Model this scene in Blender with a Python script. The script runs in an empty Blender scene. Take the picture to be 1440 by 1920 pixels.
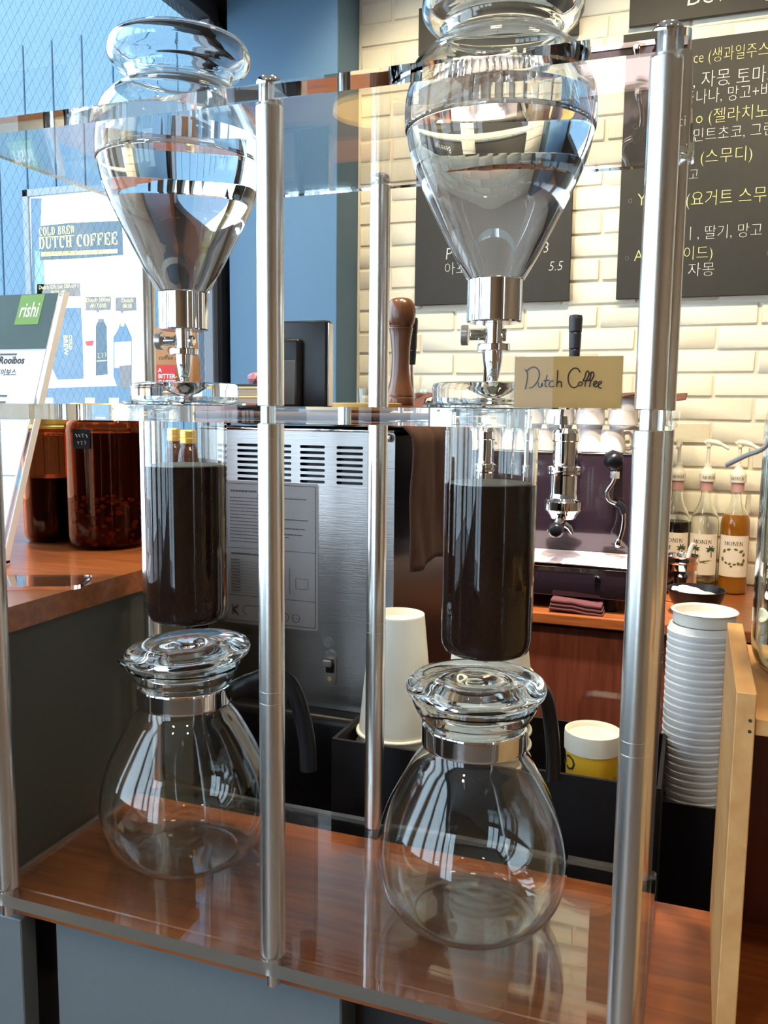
import bpy, bmesh, math, random
from mathutils import Vector, Matrix
random.seed(7)
PI = math.pi
S = bpy.context.scene
COL = S.collection
ZC = 1.28                                   # eye height; all z below are given relative to it
# ------------------------------------------------------------------ camera
F, TILT, ROLL, YAW = 1608.0, math.radians(6.85), 0.0114, math.radians(20)
cam = bpy.data.cameras.new('camera'); cam.sensor_fit = 'VERTICAL'; cam.sensor_height = 24.0
cam.lens = F / 1920 * 24.0; cam.clip_start = 0.02; cam.clip_end = 60
co = bpy.data.objects.new('camera', cam); COL.objects.link(co)
co.matrix_world = Matrix.Translation((0, 0, ZC)) @ Matrix.Rotation(YAW, 4, 'Z') @ Matrix.Rotation(PI/2 - TILT, 4, 'X') @ Matrix.Rotation(ROLL, 4, 'Z')
S.camera = co
# ------------------------------------------------------------------ world, lights, exposure
S.view_settings.view_transform = 'Standard'; S.view_settings.look = 'None'
S.view_settings.gamma = 1.0; S.view_settings.use_curve_mapping = False
S.view_settings.exposure = 0.0
S.cycles.max_bounces = 20; S.cycles.transmission_bounces = 20; S.cycles.transparent_max_bounces = 24
S.cycles.glossy_bounces = 8; S.cycles.diffuse_bounces = 4; S.cycles.use_denoising = True
S.cycles.sample_clamp_indirect = 14.0; S.cycles.blur_glossy = 1.0
W = bpy.data.worlds.new('sky'); S.world = W; W.use_nodes = True
wn = W.node_tree.nodes; wl = W.node_tree.links; wn.clear()
wo = wn.new('ShaderNodeOutputWorld'); wb = wn.new('ShaderNodeBackground')
wb.inputs[0].default_value = (0.80, 0.91, 1.0, 1); wb.inputs[1].default_value = 6.2
wl.new(wb.outputs[0], wo.inputs[0])

def lamp(kind, loc, energy, color, aim=None, **kw):
    d = bpy.data.lights.new('ceiling_light', kind); d.energy = energy; d.color = color
    for k, v in kw.items(): setattr(d, k, v)
    o = bpy.data.objects.new('ceiling_light', d); COL.objects.link(o); o.location = (loc[0], loc[1], loc[2] + ZC)
    if aim: o.rotation_euler = (Vector(aim) - Vector(loc)).to_track_quat('-Z', 'Y').to_euler()
    return o
WARM = (1.0, 0.82, 0.54)
CEIL = 1.5
lamp('SPOT', (-0.22, 1.72, 1.42), 420, (1.0, 0.86, 0.86), (-0.25, 2.14, -0.37), spot_size=0.31, spot_blend=0.25, shadow_soft_size=0.03)
for x in (-0.75, -0.1, 0.55):
    lamp('SPOT', (x, 1.72, 1.42), 60, WARM, (x, 2.57, 0.50), spot_size=1.25, spot_blend=0.7, shadow_soft_size=0.05)
for x, y, e in ((-0.30, 1.05, 105), (0.15, 1.0, 50), (-1.0, 1.0, 26), (0.5, -0.5, 30), (-0.4, -0.9, 30), (1.5, 0.3, 40), (1.4, -1.4, 40), (0.3, -1.8, 30)):
    lamp('SPOT', (x, y, 1.42), e, WARM, (x, y, -1), spot_size=1.9, spot_blend=0.6, shadow_soft_size=0.055)

# ------------------------------------------------------------------ pixel -> world helpers (from the solved camera)
_ct, _st, _cp, _sp = math.cos(TILT), math.sin(TILT), math.cos(YAW), math.sin(YAW)
def ray(px, py):
    dx, dy = px - 720, py - 960
    x = (dx + ROLL*dy)/F; y = (dy - ROLL*dx)/F
    b = _ct - y*_st; z = -_st - y*_ct
    return (_cp*x - _sp*b, _sp*x + _cp*b, z)
def at_z(px, py, z):
    r = ray(px, py); k = z/r[2]; return (k*r[0], k*r[1], z)
def at_y(px, py, y):
    r = ray(px, py); k = y/r[1]; return (k*r[0], y, k*r[2])

# ------------------------------------------------------------------ mesh helpers
class MB:
    def __init__(s): s.bm = bmesh.new()
    def box(s, x0, x1, y0, y1, z0, z1, bev=0, seg=2):
        t = bmesh.new(); bmesh.ops.create_cube(t, size=1)
        bmesh.ops.scale(t, vec=(x1-x0, y1-y0, z1-z0), verts=t.verts)
        bmesh.ops.translate(t, vec=((x0+x1)/2, (y0+y1)/2, (z0+z1)/2), verts=t.verts)
        if bev: bmesh.ops.bevel(t, geom=t.edges[:], offset=bev, segments=seg, profile=0.5, affect='EDGES')
        s.add(t); return s
    def add(s, t, mat=None):
        if mat is not None: t.transform(mat)
        me = bpy.data.meshes.new('tmp'); t.to_mesh(me); t.free(); s.bm.from_mesh(me); bpy.data.meshes.remove(me)
    def lathe(s, prof, seg=48, c=(0, 0, 0), axis='Z', a0=0.0, a1=2*PI, sy=1.0):
        full = abs(a1 - a0 - 2*PI) < 1e-6
        pp = [prof[0]]                        # holding rings at the ends of long straight runs keep the shading true
        for p, q in zip(prof, prof[1:]):
            L = math.dist(p, q)
            if L > .007 and min(p[0], q[0]) > 1e-6:
                e = min(.0012, L*.12)/L
                pp += [(p[0]+(q[0]-p[0])*e, p[1]+(q[1]-p[1])*e), (q[0]-(q[0]-p[0])*e, q[1]-(q[1]-p[1])*e)]
            pp.append(q)
        prof = pp
        n = seg if full else seg + 1
        rings = []
        for r, z in prof:
            ring = []
            for k in range(1 if r < 1e-7 else n):
                a = a0 + (a1-a0)*k/seg
                x, y = r*math.cos(a), r*math.sin(a)*sy
                p = (x, y, z) if axis == 'Z' else ((z, x, y) if axis == 'X' else (y, z, x))
                ring.append(s.bm.verts.new((p[0]+c[0], p[1]+c[1], p[2]+c[2])))
            rings.append(ring)
        for i in range(len(rings)-1):
            A, B = rings[i], rings[i+1]
            for k in range(seg):
                k2 = (k+1) % n if full else k+1
                if len(A) == 1 and len(B) == 1: continue
                if len(A) == 1: f = (A[0], B[k2], B[k])
                elif len(B) == 1: f = (A[k], A[k2], B[0])
                else: f = (A[k], A[k2], B[k2], B[k])
                try: s.bm.faces.new(f)
                except ValueError: pass
        return s
    def cyl(s, r, z0, z1, seg=32, c=(0, 0, 0), axis='Z', bev=0.0):
        if bev: prof = [(0, z0), (r-bev, z0), (r-bev*.3, z0+bev*.3), (r, z0+bev), (r, z1-bev), (r-bev*.3, z1-bev*.3), (r-bev, z1), (0, z1)]
        else: prof = [(0, z0), (r, z0), (r, z1), (0, z1)]
        return s.lathe(prof, seg, c, axis)
    def tube(s, pts, r, seg=10, flat=1.0, up=None):
        pts = [Vector(p) for p in pts]; n = len(pts)
        rr = r if isinstance(r, (list, tuple)) else [r]*n
        T = [(pts[min(i+1, n-1)] - pts[max(i-1, 0)]).normalized() for i in range(n)]
        u = Vector(up) if up else T[0].orthogonal()
        rings = []
        for i in range(n):
            u = (u - T[i]*u.dot(T[i])).normalized(); v = T[i].cross(u)
            rings.append([s.bm.verts.new(pts[i] + (u*math.cos(2*PI*k/seg) + v*math.sin(2*PI*k/seg)*flat)*rr[i]) for k in range(seg)])
        for i in range(n-1):
            for k in range(seg):
                s.bm.faces.new((rings[i][k], rings[i][(k+1) % seg], rings[i+1][(k+1) % seg], rings[i+1][k]))
        s.bm.faces.new(rings[0][::-1]); s.bm.faces.new(rings[-1])
        return s
    def prism(s, loops, z0, z1):
        """outline (first loop) with holes, filled and extruded in z"""
        t = bmesh.new(); es = []
        for lp in loops:
            vs = [t.verts.new((x, y, 0)) for x, y in lp]
            es += [t.edges.new((vs[i], vs[(i+1) % len(vs)])) for i in range(len(vs))]
        bmesh.ops.triangle_fill(t, use_beauty=True, use_dissolve=False, edges=es)
        r = bmesh.ops.extrude_face_region(t, geom=t.faces[:])
        bmesh.ops.translate(t, vec=(0, 0, z1-z0), verts=[v for v in r['geom'] if isinstance(v, bmesh.types.BMVert)])
        bmesh.ops.translate(t, vec=(0, 0, z0), verts=t.verts)
        bmesh.ops.recalc_face_normals(t, faces=t.faces)
        s.add(t); return s
    def xform(s, m): s.bm.transform(m); return s
    def mesh(s, name, mat, smooth=None, recalc=True):
        if recalc: bmesh.ops.recalc_face_normals(s.bm, faces=s.bm.faces)
        me = bpy.data.meshes.new(name); s.bm.to_mesh(me); s.bm.free()
        if smooth is not None:
            me.polygons.foreach_set('use_smooth', [True]*len(me.polygons))
            if smooth < 179: me.set_sharp_from_angle(angle=math.radians(smooth))
        for m in (mat if isinstance(mat, (list, tuple)) else [mat]): me.materials.append(m)
        return me

def link(name, me, parent=None, loc=(0, 0, 0), rot=(0, 0, 0), label=None, kind=None):
    o = bpy.data.objects.new(name, me); COL.objects.link(o)
    o.parent = parent; o.rotation_euler = rot
    o.location = loc if parent else (loc[0], loc[1], loc[2] + ZC)
    if label: o['label'] = label
    if kind: o['kind'] = kind
    return o
def tag(o, label, cat, group=None, kind=None):
    o['label'] = label; o['category'] = cat
    if group: o['group'] = group
    if kind: o['kind'] = kind
    return o
def thing(name, label, cat, loc=(0, 0, 0), rotz=0, group=None):
    return tag(link(name, None, None, loc, (0, 0, rotz)), label, cat, group)
def struct(name, me, parent=None, loc=(0, 0, 0)):
    o = link(name, me, parent, loc)
    if parent is None: o['kind'] = 'structure'
    return o
def dup(root, loc, label, rotz=None, group=None):
    r = root.copy(); COL.objects.link(r); r.location = (loc[0], loc[1], loc[2] + ZC); r['label'] = label
    if rotz is not None: r.rotation_euler = (0, 0, rotz)
    if group: r['group'] = group
    for ch in list(root.children):
        c = ch.copy(); COL.objects.link(c); c.parent = r
        for g in ch.children:
            d = g.copy(); COL.objects.link(d); d.parent = c
    return r
def disc(cx, cy, r, n=48): return [(cx + r*math.cos(2*PI*k/n), cy + r*math.sin(2*PI*k/n)) for k in range(n)]
def rrect(x0, x1, y0, y1, r, n=6):
    o = []
    for cx, cy, a in ((x1-r, y0+r, -PI/2), (x1-r, y1-r, 0), (x0+r, y1-r, PI/2), (x0+r, y0+r, PI)):
        o += [(cx + r*math.cos(a + PI/2*k/n), cy + r*math.sin(a + PI/2*k/n)) for k in range(n+1)]
    return o
UPR = Matrix.Rotation(PI/2, 4, 'X')         # xy drawing -> upright in xz, facing -y
def smoothprof(P, n=4):
    """smooth curve through profile points (Hermite, chord-length tangents)"""
    P = [tuple(p) for p in P]; m = len(P); D = range(len(P[0]))
    d = [max(1e-9, math.dist(P[i], P[i+1])) for i in range(m-1)]
    T = []
    for i in range(m):
        if i == 0: T.append([(P[1][j]-P[0][j])/d[0] for j in D])
        elif i == m-1: T.append([(P[-1][j]-P[-2][j])/d[-1] for j in D])
        else:
            T.append([(P[i+1][j]-P[i-1][j])/(d[i]+d[i-1]) for j in D])
    out = []
    for i in range(m-1):
        for k in range(n):
            t = k/n; L = d[i]
            h0, h1, h2, h3 = 2*t**3-3*t*t+1, t**3-2*t*t+t, -2*t**3+3*t*t, t**3-t*t
            out.append(tuple(h0*P[i][j] + h1*L*T[i][j] + h2*P[i+1][j] + h3*L*T[i+1][j] for j in D))
    out.append(P[-1]); return out

# ------------------------------------------------------------------ materials
def nodes(name):
    m = bpy.data.materials.new(name); m.use_nodes = True
    return m, m.node_tree.nodes, m.node_tree.links, m.node_tree.nodes['Principled BSDF']
def pbr(name, col, rough=0.5, metal=0.0, bump=0.0, bscale=60, var=0.0, coat=0.0, spec=0.5, aniso=0.0, stretch=(1, 1, 1)):
    m, n, l, b = nodes(name)
    b.inputs['Base Color'].default_value = (*col, 1); b.inputs['Roughness'].default_value = rough
    b.inputs['Metallic'].default_value = metal; b.inputs['Coat Weight'].default_value = coat
    b.inputs['Specular IOR Level'].default_value = spec; b.inputs['Anisotropic'].default_value = aniso
    tc = n.new('ShaderNodeTexCoord'); mp = n.new('ShaderNodeMapping'); mp.inputs['Scale'].default_value = stretch
    l.new(tc.outputs['Object'], mp.inputs[0])
    nz = n.new('ShaderNodeTexNoise'); nz.inputs['Scale'].default_value = bscale; nz.inputs['Detail'].default_value = 4
    l.new(mp.outputs[0], nz.inputs['Vector'])
    if bump:
        bp = n.new('ShaderNodeBump'); bp.inputs['Strength'].default_value = bump; bp.inputs['Distance'].default_value = 0.002
        l.new(nz.outputs[0], bp.inputs['Height']); l.new(bp.outputs[0], b.inputs['Normal'])
    v = var or 0.03
    mx = n.new('ShaderNodeMix'); mx.data_type = 'RGBA'
    mx.inputs[6].default_value = (*[c*(1-v) for c in col], 1); mx.inputs[7].default_value = (*[min(1, c*(1+v)) for c in col], 1)
    l.new(nz.outputs[0], mx.inputs[0]); l.new(mx.outputs[2], b.inputs['Base Color'])
    return m
def wood(name, c1, c2, scale=9, stretch=(1, 12, 12), rough=0.35, coat=0.0, bump=0.06):
    m, n, l, b = nodes(name)
    tc = n.new('ShaderNodeTexCoord'); mp = n.new('ShaderNodeMapping'); mp.inputs['Scale'].default_value = stretch
    l.new(tc.outputs['Object'], mp.inputs[0])
    nz = n.new('ShaderNodeTexNoise'); nz.inputs['Scale'].default_value = scale; nz.inputs['Detail'].default_value = 8; nz.inputs['Distortion'].default_value = 0.6
    l.new(mp.outputs[0], nz.inputs['Vector'])
    n2 = n.new('ShaderNodeTexNoise'); n2.inputs['Scale'].default_value = 4; l.new(tc.outputs['Object'], n2.inputs['Vector'])
    ad = n.new('ShaderNodeMath'); ad.operation = 'ADD'; l.new(nz.outputs[0], ad.inputs[0])
    ml = n.new('ShaderNodeMath'); ml.operation = 'MULTIPLY'; ml.inputs[1].default_value = 0.5; l.new(n2.outputs[0], ml.inputs[0]); l.new(ml.outputs[0], ad.inputs[1])
    cr = n.new('ShaderNodeValToRGB'); cr.color_ramp.elements[0].position = 0.45; cr.color_ramp.elements[1].position = 1.0
    cr.color_ramp.elements[0].color = (*c1, 1); cr.color_ramp.elements[1].color = (*c2, 1)
    l.new(ad.outputs[0], cr.inputs[0]); l.new(cr.outputs[0], b.inputs['Base Color'])
    b.inputs['Roughness'].default_value = rough; b.inputs['Coat Weight'].default_value = coat; b.inputs['Coat Roughness'].default_value = 0.12
    bp = n.new('ShaderNodeBump'); bp.inputs['Strength'].default_value = bump; bp.inputs['Distance'].default_value = 0.001
    l.new(nz.outputs[0], bp.inputs['Height']); l.new(bp.outputs[0], b.inputs['Normal'])
    return m
def glass(name, col=(1, 1, 1), ior=1.47, rough=0.0, absorb=None, dens=0):
    m = bpy.data.materials.new(name); m.use_nodes = True; n = m.node_tree.nodes; l = m.node_tree.links; n.clear()
    o = n.new('ShaderNodeOutputMaterial'); g = n.new('ShaderNodeBsdfGlass')
    g.inputs['Color'].default_value = (*col, 1); g.inputs['IOR'].default_value = ior; g.inputs['Roughness'].default_value = rough
    l.new(g.outputs[0], o.inputs[0])
    if absorb:
        a = n.new('ShaderNodeVolumeAbsorption'); a.inputs[0].default_value = (*absorb, 1); a.inputs[1].default_value = dens
        l.new(a.outputs[0], o.inputs[1])
    return m
def thin(name, tint=(1, 1, 1), refl=1.0, rough=0.0):
    m = bpy.data.materials.new(name); m.use_nodes = True; n = m.node_tree.nodes; l = m.node_tree.links; n.clear()
    o = n.new('ShaderNodeOutputMaterial'); t = n.new('ShaderNodeBsdfTransparent'); g = n.new('ShaderNodeBsdfGlossy'); mx = n.new('ShaderNodeMixShader')
    t.inputs[0].default_value = (*tint, 1); g.inputs['Roughness'].default_value = rough
    lw = n.new('ShaderNodeLayerWeight'); lw.inputs[0].default_value = 0.5      # Schlick: 4 % face-on, mirror at grazing
    pw = n.new('ShaderNodeMath'); pw.operation = 'POWER'; pw.inputs[1].default_value = 5.0; l.new(lw.outputs['Facing'], pw.inputs[0])
    fr = n.new('ShaderNodeMath'); fr.operation = 'MULTIPLY_ADD'; fr.inputs[1].default_value = 0.96*refl; fr.inputs[2].default_value = 0.04*refl; l.new(pw.outputs[0], fr.inputs[0])
    l.new(fr.outputs[0], mx.inputs[0]); l.new(t.outputs[0], mx.inputs[1]); l.new(g.outputs[0], mx.inputs[2]); l.new(mx.outputs[0], o.inputs[0])
    return m
M = {}
M['acrylic'] = glass('clear_acrylic', (0.985, 0.99, 0.99), 1.49)
m = bpy.data.materials.new('sawn_acrylic_edge'); m.use_nodes = True; n = m.node_tree.nodes; l = m.node_tree.links; n.clear()
_o = n.new('ShaderNodeOutputMaterial'); _g = n.new('ShaderNodeBsdfGlass'); _d = n.new('ShaderNodeBsdfDiffuse'); _m = n.new('ShaderNodeMixShader')
_g.inputs['Roughness'].default_value = 0.35; _g.inputs['IOR'].default_value = 1.49; _d.inputs[0].default_value = (0.24, 0.21, 0.18, 1); _m.inputs[0].default_value = 0.5
l.new(_g.outputs[0], _m.inputs[1]); l.new(_d.outputs[0], _m.inputs[2]); l.new(_m.outputs[0], _o.inputs[0]); M['sawn'] = m
M['glass'] = glass('clear_glass', (0.99, 1, 0.995), 1.47)
M['waterside'] = glass('water_against_glass', (1, 1, 1), 1.333/1.47)
M['watertop'] = glass('water_surface', (1, 1, 1), 1.333)
M['alu'] = pbr('brushed_aluminium', (0.92, 0.90, 0.87), 0.26, 1.0, 0.03, 40, 0.04, stretch=(60, 60, 1))
M['chrome'] = pbr('polished_steel', (0.82, 0.82, 0.82), 0.06, 1.0)
M['satin'] = pbr('satin_steel', (0.62, 0.61, 0.60), 0.28, 1.0)
M['steelpanel'] = pbr('brushed_steel_panel', (0.40, 0.375, 0.365), 0.30, 1.0, 0.10, 30, 0.08, stretch=(1, 1, 30))
M['coffee'] = pbr('wet_coffee_grounds', (0.034, 0.014, 0.010), 0.85, 0, 0.3, 900, 0.5, spec=0.15)
M['paper'] = pbr('filter_paper', (0.42, 0.41, 0.37), 0.9, 0, 0.1, 300)
M['counter'] = wood('red_brown_counter', (0.175, 0.046, 0.012), (0.40, 0.120, 0.031), 7, (1.2, 14, 14), 0.32, 0.35)
M['cabinet'] = wood('red_brown_cabinet', (0.10, 0.022, 0.012), (0.19, 0.05, 0.025), 7, (14, 14, 1.2), 0.4, 0.2)
M['pine'] = wood('pine', (0.50, 0.235, 0.075), (0.68, 0.385, 0.15), 5, (10, 1.5, 10), 0.55)
M['walnut'] = wood('turned_brown_wood', (0.10, 0.035, 0.015), (0.19, 0.075, 0.035), 6, (12, 12, 2), 0.28, 0.5)
M['yellowwood'] = pbr('honey_wood', (0.80, 0.50, 0.14), 0.4, 0, 0.05, 20, 0.1)
M['greypanel'] = pbr('painted_grey_panel', (0.135, 0.157, 0.172), 0.5, 0, 0.04, 200, 0.06)
M['darkpanel'] = pbr('dark_olive_grey_panel', (0.075, 0.075, 0.065), 0.55, 0, 0.03, 150, 0.06)
M['recess'] = pbr('dark_recess', (0.03, 0.028, 0.03), 0.7)
M['blue'] = pbr('blue_wall_paint', (0.092, 0.19, 0.30), 0.6, 0, 0.06, 300, 0.04)
M['cream'] = pbr('cream_painted_brick', (0.84, 0.79, 0.64), 0.7, 0, 0.55, 45, 0.05)
M['mortar'] = pbr('cream_painted_mortar', (0.79, 0.74, 0.60), 0.8, 0, 0.4, 80, 0.06)
M['board'] = pbr('chalkboard', (0.026, 0.024, 0.020), 0.65, 0, 0.02, 30, 0.25)
M['chalkw'] = pbr('white_chalk', (0.72, 0.72, 0.68), 0.95)
M['chalky'] = pbr('yellow_chalk', (0.80, 0.76, 0.32), 0.95)
M['white'] = pbr('white_plaster', (0.62, 0.60, 0.56), 0.8)
M['brownwall'] = pbr('warm_brown_wall', (0.30, 0.185, 0.10), 0.7)
M['floor'] = pbr('floor_tile', (0.12, 0.10, 0.09), 0.4)
M['ceramic'] = pbr('white_ceramic', (0.86, 0.80, 0.77), 0.18, 0, 0, 20, 0.02, 0.4)
M['cupwhite'] = pbr('white_paper_cup', (0.86, 0.83, 0.74), 0.55)
M['lidwhite'] = pbr('white_plastic', (0.80, 0.83, 0.86), 0.35)
M['yellowcup'] = pbr('yellow_print', (0.86, 0.50, 0.03), 0.5)
M['black'] = pbr('black_plastic', (0.009, 0.009, 0.012), 0.3, spec=0.35)
M['blackmatte'] = pbr('matte_black', (0.009, 0.008, 0.011), 0.6, spec=0.25)
M['ink'] = pbr('ink', (0.03, 0.025, 0.025), 0.7)
M['plum'] = pbr('plum_black_enamel', (0.022, 0.014, 0.021), 0.12, 0.0, 0, 10, 0.05, 1.0)
M['traypan'] = pbr('pink_lit_tray', (0.88, 0.76, 0.80), 0.4, 0.0)  # pale pink, non-metal: the lamp's hot light is put into this colour
M['cloth'] = pbr('brown_cloth', (0.075, 0.030, 0.020), 0.9, 0, 0.35, 500, 0.2)
M['towel'] = pbr('burgundy_towel', (0.105, 0.030, 0.032), 0.95, 0, 0.5, 600, 0.25)
M['kraft'] = pbr('kraft_paper', (0.36, 0.20, 0.10), 0.8, 0, 0.1, 60, 0.1)
M['red'] = pbr('red_label', (0.55, 0.03, 0.03), 0.5)
M['cardpaper'] = pbr('beige_card', (0.58, 0.345, 0.115), 0.7, 0, 0.03, 40, 0.06)
M['sheet'] = pbr('white_print_paper', (0.78, 0.79, 0.84), 0.6)
M['darkgreen'] = pbr('dark_green_print', (0.02, 0.055, 0.05), 0.45, 0, 0, 14, 0.5)
M['lime'] = pbr('lime_print', (0.15, 0.31, 0.045), 0.5)
M['gold'] = pbr('gold_lid', (0.95, 0.66, 0.16), 0.38, 0.75)
M['amber'] = glass('amber_jar_glass', (0.72, 0.42, 0.27), 1.3)
M['syrup'] = pbr('dark_syrup', (0.012, 0.006, 0.006), 0.15)
M['fruit'] = pbr('steeped_dried_fruit', (0.34, 0.13, 0.045), 0.5, 0, 0.8, 55, 0.7)
M['redtea'] = pbr('deep_red_tea', (0.055, 0.016, 0.011), 0.12, 0, 0, 9, 0.5)
M['ambersyrup'] = pbr('amber_syrup', (0.50, 0.20, 0.015), 0.1)
M['clearsyrup'] = glass('clear_syrup', (0.93, 0.90, 0.72), 1.36)
M['pump'] = pbr('ivory_plastic', (0.84, 0.79, 0.66), 0.4)
M['pinkring'] = pbr('pink_seal', (0.60, 0.33, 0.30), 0.5)
M['label'] = pbr('cream_label', (0.80, 0.72, 0.60), 0.6)
M['leaf'] = pbr('olive_print', (0.13, 0.13, 0.035), 0.7)
M['palm'] = pbr('green_print', (0.03, 0.07, 0.03), 0.7)
M['frame'] = pbr('grey_window_frame', (0.20, 0.22, 0.25), 0.5)
M['darkframe'] = pbr('dark_window_frame', (0.02, 0.022, 0.026), 0.5)
M['siding'] = pbr('blue_siding', (0.095, 0.172, 0.24), 0.7, 0, 0.05, 20, 0.06)
M['pane'] = thin('window_glass', (0.90, 0.96, 1.0))
M['thinplastic'] = thin('thin_clear_plastic', (0.96, 0.96, 0.96), 0.3)
M['wire'] = pbr('glass_wire', (0.20, 0.34, 0.46), 0.5)
M['postwhite'] = pbr('poster_paper', (0.95, 0.95, 0.92), 0.6)
M['posterdark'] = pbr('poster_slate_print', (0.075, 0.105, 0.13), 0.6, 0, 0, 20, 0.15)
M['posterblue'] = pbr('poster_blue_print', (0.10, 0.165, 0.235), 0.6, 0, 0, 12, 0.15)
M['posteryellow'] = pbr('poster_yellow_print', (0.80, 0.62, 0.22), 0.6)
M['postertag'] = pbr('poster_tag_print', (0.18, 0.15, 0.135), 0.6)
M['posterpale'] = pbr('poster_pale_yellow', (0.80, 0.62, 0.28), 0.6)
M['postergreen'] = pbr('poster_green_print', (0.20, 0.30, 0.27), 0.6)
M['creambox'] = pbr('cream_box', (0.58, 0.46, 0.36), 0.6)
M['navy'] = pbr('navy_cover', (0.03, 0.035, 0.06), 0.4)
M['rust'] = pbr('rust_red_box', (0.36, 0.08, 0.05), 0.6)
M['pink'] = pbr('pink_wrapper', (0.42, 0.16, 0.20), 0.4)
M['powder'] = pbr('white_powder', (0.84, 0.74, 0.66), 0.95, 0, 0.6, 60)
M['grill'] = pbr('screen_grey', (0.07, 0.065, 0.06), 0.5)

# ------------------------------------------------------------------ lettering
def text_mesh(body, size, mat, align='LEFT', shear=0.0, off=0.0, ext=0.0004, sx=1.0, res=2, bend=None, m=None):
    cu = bpy.data.curves.new('lettering', 'FONT'); cu.body = body; cu.size = size; cu.align_x = align
    cu.shear = shear; cu.offset = off; cu.extrude = ext; cu.resolution_u = res; cu.space_character = 1.0
    t = bpy.data.objects.new('lettering', cu); COL.objects.link(t)
    me = bpy.data.meshes.new_from_object(t.evaluated_get(bpy.context.evaluated_depsgraph_get()))
    bpy.data.objects.remove(t); bpy.data.curves.remove(cu)
    me.materials.clear(); me.materials.append(mat)
    for v in me.vertices:
        x, y, z = v.co.x*sx, v.co.y, v.co.z
        v.co = (x, -z, y)                     # upright, facing -y
        if bend: a = x/bend; v.co = (math.sin(a)*(bend+z), -math.cos(a)*(bend+z), y)
    if m is not None: me.transform(m)
    return me
def lettering(parent, body, size, mat, loc, name='lettering', rot=(0, 0, 0), **kw):
    return link(name, text_mesh(body, size, mat, **kw), parent, loc, rot)
def scribble(parent, x0, x1, z, h, mat, y=-.0008, r=.0004, seed=1, bend=None):
    rnd = random.Random(seed); m = MB(); x = x0
    while x < x1 - h*.3:
        w = h*rnd.uniform(.45, .8)
        pts = [(x + w*rnd.uniform(0, .3), 0, z + h*rnd.uniform(.6, 1)), (x + w*rnd.uniform(.5, 1), 0, z + h*rnd.uniform(.5, 1)), (x + w*rnd.uniform(.2, .6), 0, z + h*rnd.uniform(.2, .6)), (x + w*rnd.uniform(.6, 1), 0, z + h*rnd.uniform(0, .2))]
        m.tube(pts, r, 4); x += w*1.25
    for v in m.bm.verts:
        if bend: a = v.co.x/bend; v.co = (math.sin(a)*bend, -math.cos(a)*bend, v.co.z)
    return link('handwriting', m.mesh('handwriting', mat), parent, (0, 0 if bend else y, 0), kind='stuff')
def arcring(mb, cx, cy, rx, ry, a0, a1, wx, wy, d, n=14):
    o = [(cx + rx*math.cos(math.radians(a0 + (a1-a0)*k/n)), cy + ry*math.sin(math.radians(a0 + (a1-a0)*k/n))) for k in range(n+1)]
    i = [(cx + (rx-wx)*math.cos(math.radians(a0 + (a1-a0)*k/n)), cy + (ry-wy)*math.sin(math.radians(a0 + (a1-a0)*k/n))) for k in range(n+1)]
    mb.prism([o + i[::-1]], 0, d)
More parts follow.
